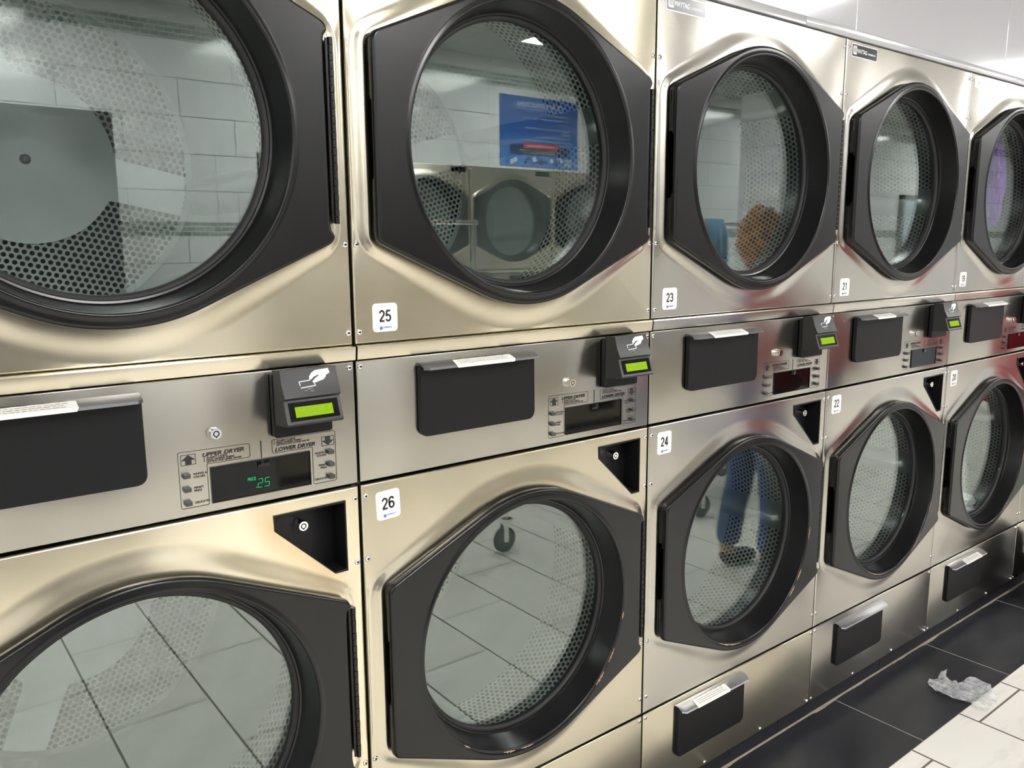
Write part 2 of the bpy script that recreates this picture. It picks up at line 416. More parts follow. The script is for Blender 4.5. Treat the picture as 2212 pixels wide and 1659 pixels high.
def hull(points):
    pts = sorted(set(points))
    def half(p):
        h = []
        for q in p:
            while len(h) > 1 and (h[-1][0]-h[-2][0])*(q[1]-h[-2][1]) - (h[-1][1]-h[-2][1])*(q[0]-h[-2][0]) <= 0: h.pop()
            h.append(q)
        return h
    a = half(pts); b = half(pts[::-1]); return a[:-1]+b[:-1]
def door_hull(off, fx=1.0):
    pts = [((.311+off)*cos(2*pi*i/120), (.311+off)*sin(2*pi*i/120)) for i in range(120)]
    pts += rrect(-.359-off*fx, .359+off*fx, -.188-off*.7, .188+off*.7, .020+off, 6)
    return hull([(round(a, 6), round(b, 6)) for a, b in pts])
def ray_r(poly, th):
    dx, dz = cos(th), sin(th); best = 0
    n = len(poly)
    for i in range(n):
        x1, z1 = poly[i]; x2, z2 = poly[(i+1) % n]; ex, ez = x2-x1, z2-z1
        den = dx*ez - dz*ex
        if abs(den) < 1e-12: continue
        t = (x1*ez - z1*ex)/den; s = (x1*dz - z1*dx)/den
        if t > 0 and -1e-6 <= s <= 1+1e-6: best = max(best, t)
    return best
def door_angles(cz, x0, x1, z0, z1):
    A = [2*pi*i/144 for i in range(144)]
    for cxx, czz in ((.352, .182), (-.352, .182), (-.352, -.182), (.352, -.182)):
        c = math.atan2(czz, cxx) % (2*pi); A += [c + d*.008 for d in range(-6, 7)]
    for zz in (.068, -.068):
        c = math.atan2(zz, -.359) % (2*pi); A += [c-.0015, c+.0015]
    for cx_, cz_ in ((x0, z0), (x1, z0), (x1, z1), (x0, z1)):
        A.append(math.atan2(cz_-cz, cx_-DOORX) % (2*pi))
    A = sorted(a % (2*pi) for a in A); B = [A[0]]
    for a in A[1:]:
        if a-B[-1] > .001: B.append(a)
    return B
def door_panel(name, cz, x0, x1, z0, z1, parent, mat='steel', cut=None):
    bm = bmesh.new(); A = door_angles(cz, x0, x1, z0, z1)
    def rect_r(th, ins):
        dx, dz = cos(th), sin(th); t = 9
        if dx > 1e-9: t = min(t, (x1-ins-DOORX)/dx)
        if dx < -1e-9: t = min(t, (x0+ins-DOORX)/dx)
        if dz > 1e-9: t = min(t, (z1-ins-cz)/dz)
        if dz < -1e-9: t = min(t, (z0+ins-cz)/dz)
        return t
    def ring(rf, y): return [(DOORX + rf(t)*cos(t), y, cz + rf(t)*sin(t)) for t in A]
    OF = (-.012, .003, .009, .015, .021, .027, .033, .039, .045, .051, .054)
    hs = {o: door_hull(o, .6) for o in OF}
    loops = [ring(lambda t: .294, .05), ring(lambda t: .294, -.004), ring(lambda t: .297, -.0072)]
    for k, o in enumerate(OF):
        u = min(1, max(0, (o-.003)/.048)); y = -.0065*(.5+.5*cos(pi*u)) - .001
        loops.append(ring(lambda t, o=o, k=k: min(ray_r(hs[o], t), rect_r(t, .0045) - .0006*(len(OF)-k)), y))
    loops += [ring(lambda t: rect_r(t, .0042), 0), ring(lambda t: rect_r(t, .0030), .0004), ring(lambda t: rect_r(t, .0018), .0014), ring(lambda t: rect_r(t, .0010), .0028), ring(lambda t: rect_r(t, .0008), .0042), ring(lambda t: rect_r(t, .0008), .014)]
    loft(bm, loops, flip=False)
    if cut:
        n = len(cut)
        for i in range(n):
            (ax, az), (bx, bz) = cut[i], cut[(i+1) % n]
            nx, nz = -(bz-az), (bx-ax)
            near = [f for f in bm.faces if ax-.3 < f.calc_center_median().x < .5 and f.calc_center_median().z > Z(-.48) and abs(f.calc_center_median().y) < .012]
            geom = set(near)
            for f in near: geom.update(f.edges); geom.update(f.verts)
            bmesh.ops.bisect_plane(bm, geom=list(geom), plane_co=(ax, 0, az), plane_no=Vector((nx, 0, nz)).normalized(), dist=1e-5)
        def inside(p):
            c = False
            for i in range(n):
                (x_, z_), (x2_, z2_) = cut[i], cut[(i+1) % n]
                if (z_ > p.z) != (z2_ > p.z) and p.x < (x2_-x_)*(p.z-z_)/(z2_-z_)+x_: c = not c
            return c
        dele = [f for f in bm.faces if inside(f.calc_center_median()) and abs(f.calc_center_median().y) < .012]
        bmesh.ops.delete(bm, geom=dele, context='FACES')
    bmesh.ops.recalc_face_normals(bm, faces=bm.faces)
    o = finish(name, bm, mat, parent, 40); wn = o.modifiers.new('wn', 'WEIGHTED_NORMAL'); wn.keep_sharp = True; wn.weight = 70
    return o

def door(parent, cz, up):
    A = door_angles(cz, X(0), X(.8), cz-.5, cz+.5)
    H = door_hull(0); Hs = door_hull(-.004); Hg = door_hull(-.007)
    def rr(h, t, notch=False, ins=0):
        r = ray_r(h, t) - ins; z = r*sin(t); x = r*cos(t)
        if x > 0:                       # right edge steps in beside the hinge
            az = abs(z); k = min(1, max(0, (.172-az)/.012)); k = k*k*(3-2*k)
            lim = .359 - .009*k - ins
            if r*cos(t) > lim and cos(t) > .3: r = lim/cos(t)
        elif notch and abs(z) < .068 and cos(t) < -.6:
            r = .318/abs(cos(t))
        return r
    def ring(h, y, notch=False, ins=0): return [(DOORX + rr(h, t, notch, ins)*cos(t), y, cz + rr(h, t, notch, ins)*sin(t)) for t in A]
    def circ(r, y): return [(DOORX + r*cos(t), y, cz + r*sin(t)) for t in A]
    bm = bmesh.new()
    loft(bm, [circ(.276, .026), ring(Hg, -.0078+.004, True, .004), ring(Hg, -.0085, True, 0), ring(Hg, -.018, True, 0), ring(Hs, -.0185, True), ring(H, -.0195, True), ring(H, -.0240, True), ring(H, -.0245),
              ring(H, -.0262), ring(H, -.0292, ins=.0006), ring(H, -.0318, ins=.0022), ring(H, -.0334, ins=.0046), ring(H, -.034, ins=.0072),
              circ(.3000, -.034), circ(.2950, -.0348), circ(.2918, -.0366), circ(.2890, -.0372), circ(.2865, -.0360), circ(.2850, -.033), circ(.2760, .012), circ(.2735, .020), circ(.2700, .0215), circ(.2690, .0300), circ(.2700, .0335)])
    bmesh.ops.recalc_face_normals(bm, faces=bm.faces)
    d = finish('door', bm, 'black', parent, 38)
    wn = d.modifiers.new('wn', 'WEIGHTED_NORMAL'); wn.keep_sharp = True; wn.weight = 60
    bm = bmesh.new()    # round glass with thickness
    lathe_y(bm, [(0, .0310), (.2685, .0310), (.2685, .0362), (0, .0362)], DOORX, cz, 96)
    bmesh.ops.recalc_face_normals(bm, faces=bm.faces); finish('glass_pane', bm, 'glass', d, 30)
    bm = bmesh.new()    # rubber gasket ring that grips the glass
    lathe_y(bm, [(.2690, .0225), (.2640, .0230), (.2610, .0262), (.2605, .0308), (.2690, .0308)], DOORX, cz, 96)
    lathe_y(bm, [(.2630, .0364), (.2625, .042), (.268, .046), (.2735, .046), (.2735, .036)], DOORX, cz, 96)
    bmesh.ops.recalc_face_normals(bm, faces=bm.faces); finish('gasket', bm, 'rubber', d, 40)
    bm = bmesh.new()    # piano hinge
    z0, z1 = cz-.150, cz+.162; n = 24; hx = X(.7655)
    for i in range(n):
        a = z0 + (z1-z0)*i/n; b = z0 + (z1-z0)*(i+1)/n
        rod(bm, (hx, -.0205, a+.0006), (hx, -.0205, b-.0006), .0050 if i % 2 else .0046, 10)
    box(bm, hx-.0085, hx-.001, -.0205, -.0175, z0+.002, z1-.002)
    box(bm, hx+.0015, hx+.0045, -.0205, -.0006, z0+.002, z1-.002)
    finish('hinge', bm, 'hinge', d, 40)
    return d

def drum(parent, cz, rot):
    bm = bmesh.new(); cx = DOORX; RR = .356; seg = 96; uvl = bm.loops.layers.uv.new('UVMap')
    k = round(2*pi*RR/.0150)*.0150
    prof = [(.276, .052), (.335, .052), (RR, .060), (RR, .072), (RR, .300), (RR, .306), (RR, .690), (RR-.008, .700), (.350-.006, .700)]
    mis = [0, 0, 0, 1, 0, 0, 0, 0]
    for kk in range(len(prof)-1):
        (r0, y0), (r1, y1) = prof[kk], prof[kk+1]
        for i in range(seg):
            t0, t1 = 2*pi*i/seg, 2*pi*(i+1)/seg
            P = [(r0, y0, t0), (r0, y0, t1), (r1, y1, t1), (r1, y1, t0)]
            f = bm.faces.new([bm.verts.new((cx+r*cos(t), y, cz+r*sin(t))) for r, y, t in P]); f.material_index = mis[kk]
            for lp, (r, y, t) in zip(f.loops, P): lp[uvl].uv = (k*t/(2*pi), y)
    # perforated back sheet
    rs = [0, .12, .24, .335, .345]
    for kk in range(4):
        for i in range(seg):
            t0, t1 = 2*pi*i/seg, 2*pi*(i+1)/seg
            P = [(rs[kk], t0), (rs[kk], t1), (rs[kk+1], t1), (rs[kk+1], t0)] if kk else [(0, t0), (rs[1], t1), (rs[1], t0)]
            f = bm.faces.new([bm.verts.new((cx+r*cos(t), .702, cz+r*sin(t))) for r, t in P]); f.material_index = 1 if kk < 3 else 0
            for lp, (r, t) in zip(f.loops, P):
                lp[uvl].uv = (r*cos(t)*cos(rot)+r*sin(t)*sin(rot), -r*cos(t)*sin(rot)+r*sin(t)*cos(rot))
    bmesh.ops.remove_doubles(bm, verts=bm.verts, dist=1e-5)
    d = finish('drum', bm, ['glaz', 'perf'], parent, 40)
    # solid three-armed plate bolted on the back
    bm = bmesh.new(); pts = []
    for i in range(180):
        t = 2*pi*i/180; a = ((t + pi/3) % (2*pi/3)) - pi/3
        r = .178
        w = .047
        if abs(sin(a))*.325 < w*1.6 or abs(a) < .45:
            ra = min(.332, w/max(1e-4, abs(sin(a)))) if a != 0 else .332
            r = max(r, ra)
        pts.append((cx + r*cos(t+rot), cz + r*sin(t+rot)))
    prism(bm, pts, .700, .696)
    bmesh.ops.recalc_face_normals(bm, faces=bm.faces); sp_ = finish('spider_plate', bm, 'plate', d, 30)
    bm = bmesh.new(); lathe_y(bm, [(0, .690), (.005, .690), (.0055, .692), (.0075, .6925), (.0105, .6935), (.0110, .6965)], cx, cz, 20)
    finish('bolt', bm, 'greysteel', sp_, 40)
    # three lifting ribs
    for q in range(3):
        t = rot + 2*pi/3*q + .0
        bm = bmesh.new(); secs = []
        for y in (.075, .11, .60, .685):
            h = .052 if .1 < y < .65 else .012
            loop = []
            for u, hh in ((-.045, 0), (-.034, .25), (-.013, .85), (0, 1), (.013, .85), (.034, .25), (.045, 0)):
                rad = RR-.001-h*hh; uu = u*(1 if hh == 0 else 1)
                loop.append((cx + rad*cos(t)-uu*sin(t), y, cz + rad*sin(t)+uu*cos(t)))
            secs.append(loop)
        V = loft(bm, secs, closed=False); bm.faces.new(V[0]); bm.faces.new(V[-1])
        bmesh.ops.recalc_face_normals(bm, faces=bm.faces); finish('lifting_rib', bm, 'glaz', d, 50)
    return d

def key_lock(x, z, y0, y1, parent, r=.0100):
    bm = bmesh.new()
    lathe_y(bm, [(r*1.0, y0), (r, y1+.002), (r*.9, y1), (r*.55, y1)], X(x), Z(z), 24)
    lathe_y(bm, [(r*.55, y1), (r*.5, y1+.0016), (r*.34, y1+.0016), (r*.34, y1)], X(x), Z(z), 24, 1)
    lathe_y(bm, [(r*.34, y1), (0, y1)], X(x), Z(z), 24)
    box(bm, X(x)-r*.09, X(x)+r*.09, y1-.0004, y1+.001, Z(z)-r*.66, Z(z)-r*.40, mi=1)
    bmesh.ops.recalc_face_normals(bm, faces=bm.faces)
    return finish('key_lock', bm, ['chrome', 'ink'], parent, 40)

def flap_cover(name, x0, x1, z0, z1, parent, tape):
    bm = bmesh.new(); y1 = -.0115
    pts = rrect(X(x0), X(x1), Z(z0), Z(z1), .015, 6, (1, 1, 0, 0))
    fs = prism(bm, pts, -.0005, y1)
    es = [e for e in bm.edges if all(abs(v.co.y-y1) < 1e-6 for v in e.verts)]
    bmesh.ops.bevel(bm, geom=es, offset=.0012, segments=2, affect='EDGES')
    bmesh.ops.recalc_face_normals(bm, faces=bm.faces)
    p = finish(name, bm, 'blacksteel', parent, 35)
    bm = bmesh.new()        # lip folded outwards along the top, chamfered ends
    sec = [(-.0005, .0045), (y1, .0030), (-.0330, -.0030), (-.0345, -.0065), (-.0352, -.0062), (-.0340, -.0018), (y1, .0046), (-.0005, .0062)]
    loops = []
    for xx, c in ((X(x0)+.001, 1), (X(x0)+.010, 0), (X(x1)-.010, 0), (X(x1)-.001, 1)):
        loops.append([(xx, (y if not (c and y < -.02) else -.024 + (y+.033)*.3), Z(z1)+z) for y, z in sec])
    V = loft(bm, loops); bm.faces.new(V[0]); bm.faces.new(V[-1][::-1])
    bmesh.ops.recalc_face_normals(bm, faces=bm.faces)
    finish('lip', bm, 'silver' if tape else 'greysteel', p, 30)
    return p

def on_lip(px0, px1, z1, parent, long=False):
    bm = bmesh.new(); n = 22; A = []; B = []; Cc = []
    for i in range(n+1):
        x = px0 + (px1-px0)*i/n
        wob = .0016*sin(i*1.9)+.0012*sin(i*4.3)
        A.append((X(x)+.004*(1 if i == 0 else 0), -.0125+wob, Z(z1)+.0060))
        B.append((X(x), -.0345, Z(z1)-.0012))
        Cc.append((X(x)+(.003 if i == 0 else -.003 if i == n else 0), -.0362, Z(z1)-.0068))
    loft(bm, [A, B, Cc], closed=False)
    r = random.Random(3)        # tiny warning print
    for row in range(3):
        x = px0+.012
        while x < px1-.02:
            w = r.uniform(.003, .009); t = .25+.25*row
            y = -.0125*(1-t) - .0345*t; z = .0062*(1-t) - .0008*t + .0006
            bm.faces.new([bm.verts.new(v) for v in ((X(x), y-.0005, Z(z1)+z), (X(x+w), y-.0005, Z(z1)+z), (X(x+w), y-.0018, Z(z1)+z-.0004), (X(x), y-.0018, Z(z1)+z-.0004))]).material_index = 1
            x += w+.002
    return finish('paper_label', bm, ['paper', 'ink_grey'], parent, 0)

POCKET = [(X(.630), Z(-.291)), (X(.631), Z(-.320)), (X(.741), Z(-.425)), (X(.767), Z(-.425)), (X(.767), Z(-.290))]
def build_dryer(rot_u, rot_l, mats=None):
    t = thing('stacked_dryer', '', 'dryer', (0, 0, 0), 0)
    # carcass: sides, back, top, shelf between the two drums, bottom
    bm = bmesh.new()
    for a in ((-.398, -.390, .016, .86, Z(-1.300), Z(.762)), (.390, .398, .016, .86, Z(-1.300), Z(.762)), (-.398, .398, .852, .86, Z(-1.300), Z(.762)),
              (-.39, .39, .016, .852, Z(.752), Z(.762)), (-.39, .39, .016, .852, Z(-.275), Z(-.267)), (-.39, .39, .016, .852, Z(-1.307), Z(-1.297)), (-.39, .39, .016, .852, Z(-.012), Z(-.004))):
        box(bm, *a)
    finish('cabinet', bm, 'dark', t, 0)
    door_panel('upper_panel', UPZ, X(.0022), X(.7982), Z(.0025), Z(.766), t)
    bm = bmesh.new()    # folded ledge under the upper panel
    prof = [(.014, Z(.0018)), (-.003, Z(.0018)), (-.0062, Z(.0008)), (-.0075, Z(-.0015)), (-.0052, Z(-.0225)), (-.004, Z(-.0245)), (.002, Z(-.0252)), (.014, Z(-.0252))]
    V = loft(bm, [[(xx, y, z) for y, z in prof] for xx in (X(.0030), X(.7990))]); bm.faces.new(V[0]); bm.faces.new(V[1][::-1])
    bmesh.ops.recalc_face_normals(bm, faces=bm.faces); finish('ledge', bm, 'steel', t, 35)
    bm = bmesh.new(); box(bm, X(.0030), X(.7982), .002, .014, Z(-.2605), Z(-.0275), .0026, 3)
    cp = finish('control_panel', bm, 'steel_control_dark', t, 35)
    lp = door_panel('lower_panel', LOZ, X(.0022), X(.7982), Z(-1.0445), Z(-.2655), t, cut=POCKET)
    bm = bmesh.new(); box(bm, X(.0030), X(.7982), -.0005, .014, Z(-1.3065), Z(-1.0495), .0030, 3)
    finish('base_panel', bm, 'steel', t, 35)
    door(t, UPZ, True); door(t, LOZ, False)
    drum(t, UPZ, rot_u); drum(t, LOZ, rot_l)
    # lock pocket
    bm = bmesh.new()
    c = POCKET; cx_ = sum(p[0] for p in c)/5; cz_ = sum(p[1] for p in c)/5
    def off(k, y): return [(cx_ + (x-cx_)*k, y if not callable(y) else y(x), cz_ + (z-cz_)*k) for x, z in c]
    deep = lambda x: .006 + .040*max(0, (x-X(.64)))/.127
    loops = [off(1.030, .004), off(1.030, -.0018), off(1.022, -.0028), off(.975, -.0028), off(.965, -.0018), off(.955, deep)]
    V = loft(bm, loops); f = bm.faces.new(V[-1]); 
    bmesh.ops.triangulate(bm, faces=[f]); bmesh.ops.recalc_face_normals(bm, faces=bm.faces)
    pk = finish('lock_pocket', bm, 'blacksteel', t, 30)
    key_lock(.6825, -.3195, .018, -.004, pk, .0098)
    # coin box cover + lint door
    cv = flap_cover('coin_box_cover', .133, .4225, -.190, -.0485, t, False)
    lt = flap_cover('lint_door', .131, .4280, -1.222, -1.074, t, True)
    # card reader
    bm = bmesh.new(); fs = prism(bm, rrect(X(.635), X(.7445), Z(-.1475), Z(-.0325), .005, 4), .0, -.0105)
    bmesh.ops.recalc_face_normals(bm, faces=bm.faces)
    cr = finish('card_reader', bm, 'blacksteel', t, 35)
    bm = bmesh.new()
    sec = [(-.009, Z(-.0275)), (-.040, Z(-.0245)), (-.0475, Z(-.0500)), (-.0570, Z(-.0690)), (-.0585, Z(-.0715)), (-.0560, Z(-.0735)), (-.0520, Z(-.0760)), (-.0580, Z(-.1110)), (-.0665, Z(-.1150)), (-.0640, Z(-.1190)), (-.009, Z(-.1240))]
    sec[7] = (-.0640, Z(-.1110)); sec[8] = (-.0665, Z(-.1150))
    loops = [[(X(.6365), y, z) for y, z in sec], [(X(.6375), y-.0008, z) for y, z in sec], [(X(.7395), y-.0008, z) for y, z in sec], [(X(.7405), y, z) for y, z in sec]]
    V = loft(bm, loops); bm.faces.new(V[0]); bm.faces.new(V[-1][::-1]); bmesh.ops.recalc_face_normals(bm, faces=bm.faces)
    hs = finish('reader_housing', bm, 'housing', cr, 30)
    def rp(u, v, lift=.0010):      # point on the lower sloping face: u across, v down
        y = -.0528 + (-.0645+.0528)*v; z = Z(-.0760) + (-.0350)*v
        return (X(.6375)+.102*u, y - lift, z)
    bm = bmesh.new()
    def facequad(a, b, c_, d_, mi, lift=.0010): bm.faces.new([bm.verts.new(rp(*q, lift)) for q in (a, b, c_, d_)]).material_index = mi
    facequad((.06, .98), (.95, .98), (.95, .10), (.06, .10), 0, .0011)
    facequad((.16, .82), (.84, .82), (.84, .32), (.16, .32), 1, .0016)
    rr_ = random.Random(5)
    tmp = bmesh.new(); text(tmp, 'DRYER', 0, 0, 1, 0, 0, bold=0)
    for rown, (s_, u0) in enumerate((('PLADRYER C  ', .20), ('COSTAD 1:25', .28))):
        tb = bmesh.new(); text(tb, s_, 0, 0, .0074, 0, 0, spacing=1.05)
        wid = max(v.co.x for v in tb.verts)
        mp = {}
        for f in tb.faces:
            vv = []
            for v in f.verts:
                if v not in mp:
                    u = u0 + v.co.x/wid*.52; vdn = .53 + .22*rown - v.co.z/.0074*.19
                    mp[v] = bm.verts.new(rp(u, vdn, .0019))
                vv.append(mp[v])
            bm.faces.new(vv).material_index = 2
        tb.free()
    tmp.free()
    finish('reader_screen', bm, ['lens', 'lcd', 'lcdink'], cr, 0)
    # printed hand holding a card on the upper face
    def up_(u, v, lift=.0006):
        z = Z(-.0245) + (Z(-.0700)-Z(-.0245))*v; vz = Z(-.0500)
        y = -.0400 + (z-Z(-.0245))/(vz-Z(-.0245))*(-.0475+.0400) if z > vz else -.0475 + (z-vz)/(Z(-.0690)-vz)*(-.0570+.0475)
        return (X(.6375)+.102*u, y - .0008 - lift, z)
    bm = bmesh.new()
    def poly(pts, mi=0, lift=.0006):
        # split at the crease so the print follows the face
        vv = [bm.verts.new(up_(u, v, lift)) for u, v in pts]; bm.faces.new(vv).material_index = mi
    hand = [(.62, .10), (.86, .07), (.88, .24), (.80, .33), (.80, .38), (.77, .42), (.76, .46), (.70, .50), (.66, .52), (.62, .55), (.55, .56), (.545, .50), (.60, .40), (.68, .30), (.66, .28), (.58, .34), (.52, .44), (.49, .42), (.50, .30), (.55, .18)]
    poly(hand)
    for a, b in (((.30, .47), (.50, .45)), ((.30, .47), (.31, .62)), ((.31, .70), (.58, .66)), ((.58, .66), (.57, .57))):
        (u0, v0), (u1, v1) = a, b; w = .016
        if abs(u1-u0) > abs(v1-v0): poly([(u0, v0-w), (u1, v1-w), (u1, v1+w), (u0, v0+w)], lift=.0012)
        else: poly([(u0-w*.5, v0), (u0+w*.5, v0), (u1+w*.5, v1), (u1-w*.5, v1)], lift=.0012)
    for a, b in (((.37, .80), (.41, .80)), ((.42, .76), (.52, .74)), ((.47, .84), (.53, .84))):
        (u0, v0), (u1, v1) = a, b; poly([(u0, v0-.012), (u1, v1-.012), (u1, v1+.012), (u0, v0+.012)], 1, .0012)
    finish('hand_and_card_print', bm, ['icon', 'ink_grey'], cr, 0)
    key_lock(.535, -.1245, .003, -.0105, t, .0100)
    # printed control legend
    bm = bmesh.new(); y = .0014; w = .0007
    P = lambda pts: [(X(a), Z(b)) for a, b in pts]
    lft = P([(.476, -.1500), (.592, -.1520), (.594, -.154), (.594, -.174), (.592, -.1762), (.5200, -.1762), (.5200, -.2440), (.518, -.2462), (.476, -.2462), (.474, -.244), (.474, -.152)])
    rgt_ = P([(.636, -.1520), (.752, -.1520), (.7545, -.154), (.7545, -.2445), (.752, -.2465), (.711, -.2465), (.709, -.2445), (.709, -.1765), (.636, -.1765), (.634, -.174), (.634, -.154)])
    stroke(bm, lft, w, y); stroke(bm, rgt_, w, y)
    stroke(bm, P([(.614, -.1515), (.614, -.1805)]), .0018, y, closed=False)
    for ax, az, d in ((.4785, -.1725, 1), (.7280, -.1780, -1)):
        b_ = P([(ax, az), (ax+.0235, az), (ax+.0235, az+.0170), (ax, az+.0170)]); stroke(bm, b_, w, y)
        cx2, cz2 = ax+.01175, az+.0085
        for sgn in (1,):
            ar = [(cx2, cz2+.0082*d), (cx2+.0112, cz2-.0008*d), (cx2+.0050, cz2-.0008*d), (cx2+.0050, cz2-.0080*d), (cx2-.0050, cz2-.0080*d), (cx2-.0050, cz2-.0008*d), (cx2-.0112, cz2-.0008*d)]
            flat(bm, P([ar[0], ar[6], ar[1]]), y); flat(bm, P([ar[2], ar[3], ar[4], ar[5]]), y)
    def T(s, x, z, size, **k): text(bm, s, X(x), Z(z), size, y, 0, **k)
    T('UPPER DRYER', .5125, -.1632, .0096, shear=.28, bold=.03, sx=1.20)
    T('1  INSERT COINS', .5145, -.1672, .0041, shear=.2, bold=.02, sx=1.3)
    T('2  PRESS DESIRED FABRIC', .5145, -.1708, .0041, shear=.2, bold=.02, sx=1.15)
    T('SETTING FOR UPPER DRYER', .5195, -.1744, .0041, shear=.2, bold=.02, sx=1.15)
    T('1  INSERT COINS', .6370, -.1568, .0041, shear=.2, bold=.02, sx=1.3)
    T('2  PRESS DESIRED FABRIC', .6370, -.1604, .0041, shear=.2, bold=.02, sx=1.15)
    T('SETTING FOR LOWER DRYER', .6420, -.1640, .0041, shear=.2, bold=.02, sx=1.15)
    T('LOWER DRYER', .6385, -.1742, .0096, shear=.28, bold=.03, sx=1.16)
    for zz, rows in ((-.1915, ('WHITES &', 'COLORS')), (-.2150, ("PERM'T", 'PRESS')), (-.2385, ('DELICATES',))):
        for i, s_ in enumerate(rows):
            zt = zz + (0 if len(rows) == 2 else -.002) - .0050*i
            T(s_, .4965, zt, .0050, bold=.02); T(s_, .7360, zt, .0050, bold=.02, align='RIGHT')
    finish('control_legend', bm, 'ink', t, 0)
    for xx in (.4850, .7435):
        for zz in (-.1905, -.2140, -.2375):
            bm = bmesh.new(); box(bm, X(xx)-.0058, X(xx)+.0058, -.0050, .003, Z(zz)-.0040, Z(zz)+.0040, .0016, 3)
            finish('push_button', bm, 'button', t, 40)
    bm = bmesh.new(); x0, x1, z0, z1 = X(.5245), X(.7035), Z(-.2455), Z(-.1825)
    prism(bm, [(x0, z0), (x1, z0), (x1, z1), (x0, z1)], .003, -.0004, 0, False, False)
    prism(bm, [(x0+.002, z0+.002), (x1-.002, z0+.002), (x1-.002, z1-.002), (x0+.002, z1-.002)], -.0004, .0012, 0, False, True)
    loft(bm, [[(x0, -.0004, z0), (x1, -.0004, z0), (x1, -.0004, z1), (x0, -.0004, z1)], [(x0+.002, -.0004, z0+.002), (x1-.002, -.0004, z0+.002), (x1-.002, -.0004, z1-.002), (x0+.002, -.0004, z1-.002)]])
    box(bm, X(.6055), X(.6265), -.0016, .0012, Z(-.1960), Z(-.1845), .0008, 2, 1)
    bmesh.ops.recalc_face_normals(bm, faces=bm.faces); finish('display_window', bm, ['lens', 'lens'], t, 30)
    # screws
    bm = bmesh.new()
    lathe_y(bm, [(.0058, .0006), (.0057, -.0008), (.0048, -.0022), (.0034, -.0030), (.0022, -.0032)], 0, 0, 14)
    lathe_y(bm, [(.0022, -.0032), (.0020, -.0012), (0, -.0012)], 0, 0, 6, 1)
    bmesh.ops.recalc_face_normals(bm, faces=bm.faces)
    s0 = finish('screw', bm, ['screw', 'ink'], t, 45)
    pos = [(.0115, z) for z in (.742, .612, .186, .026, -.0385, -.289, -.415, -.840, -.997, -1.059, -1.297)] + [(.7890, z) for z in (.742, .612, .186, .026, -.0385, -.290, -.416, -.840, -.997, -1.060, -1.299)] + [(.268, -1.298), (.535, -1.298)]
    for i, (sx_, sz_) in enumerate(pos):
        o = s0 if i == 0 else s0.copy()
        if i: C.objects.link(o); o.parent = t
        yy = .002 if -.26 < sz_ < -.03 else 0.0
        o.location = (X(sx_), yy, Z(sz_)); o.rotation_euler = (0, random.uniform(0, 1), 0)
    return t

def kids(o): return [c for c in o.children]
def copy_tree(o, parent=None, skip=()):
    c = o.copy(); C.objects.link(c); c.parent = parent
    for ch in kids(o):
        if ch.name.split('.')[0] in skip: continue
        copy_tree(ch, c, skip)
    return c
def find(o, name): return [c for c in o.children_recursive if c.name.split('.')[0] == name]

GR = 'stacked dryers along the wall'
proto = build_dryer(R(-12), R(100))

def arc(cx, cz, rx_, rz_, a0, a1, n=16): return [(cx+rx_*cos(R(a0+(a1-a0)*i/n)), cz+rz_*sin(R(a0+(a1-a0)*i/n))) for i in range(n+1)]
six = [arc(.28, .315, .200, .240, 0, 360, 28), arc(.285, .655, .205, .27, 22, 180) + [(.080, .315)]]
NUMERALS = {'2': [arc(.275, .690, .195, .235, 172, -30) + [(.105, .125)], [(.045, .075), (.505, .075)]],
    '5': [[(.480, .925), (.120, .925)], [(.142, .925), (.098, .470)], arc(.270, .325, .210, .250, 138, -158)],
    '6': six, '9': [[(.56-x, 1-z) for x, z in p] for p in six],
    '3': [arc(.270, .715, .180, .210, 168, -88), arc(.265, .300, .205, .225, 88, -165)],
    '4': [[(.375, 0), (.375, 1)], [(.352, .955), (.060, .285)], [(.020, .275), (.540, .275)]],
    '1': [[(.330, 0), (.330, 1)], [(.330, .880), (.130, .770)]], '0': [arc(.28, .5, .200, .425, 0, 360, 32)]}
def numeral(bm, ch, x, z, h, y, mi, t=.165):
    for pl in NUMERALS[ch]:
        n = len(pl); closed = hypot(pl[0][0]-pl[-1][0], pl[0][1]-pl[-1][1]) < 1e-6; A_, B_ = [], []
        for i in range(n):
            p0 = pl[i-1] if i else (pl[-2] if closed else pl[0]); p1 = pl[i+1] if i < n-1 else (pl[1] if closed else pl[-1])
            dx, dz = p1[0]-p0[0], p1[1]-p0[1]; l = hypot(dx, dz); nx, nz = -dz/l*t/2, dx/l*t/2
            A_.append((x+(pl[i][0]+nx)*h, y, z+(pl[i][1]+nz)*h)); B_.append((x+(pl[i][0]-nx)*h, y, z+(pl[i][1]-nz)*h))
        loft(bm, [A_, B_], mi, closed=False)
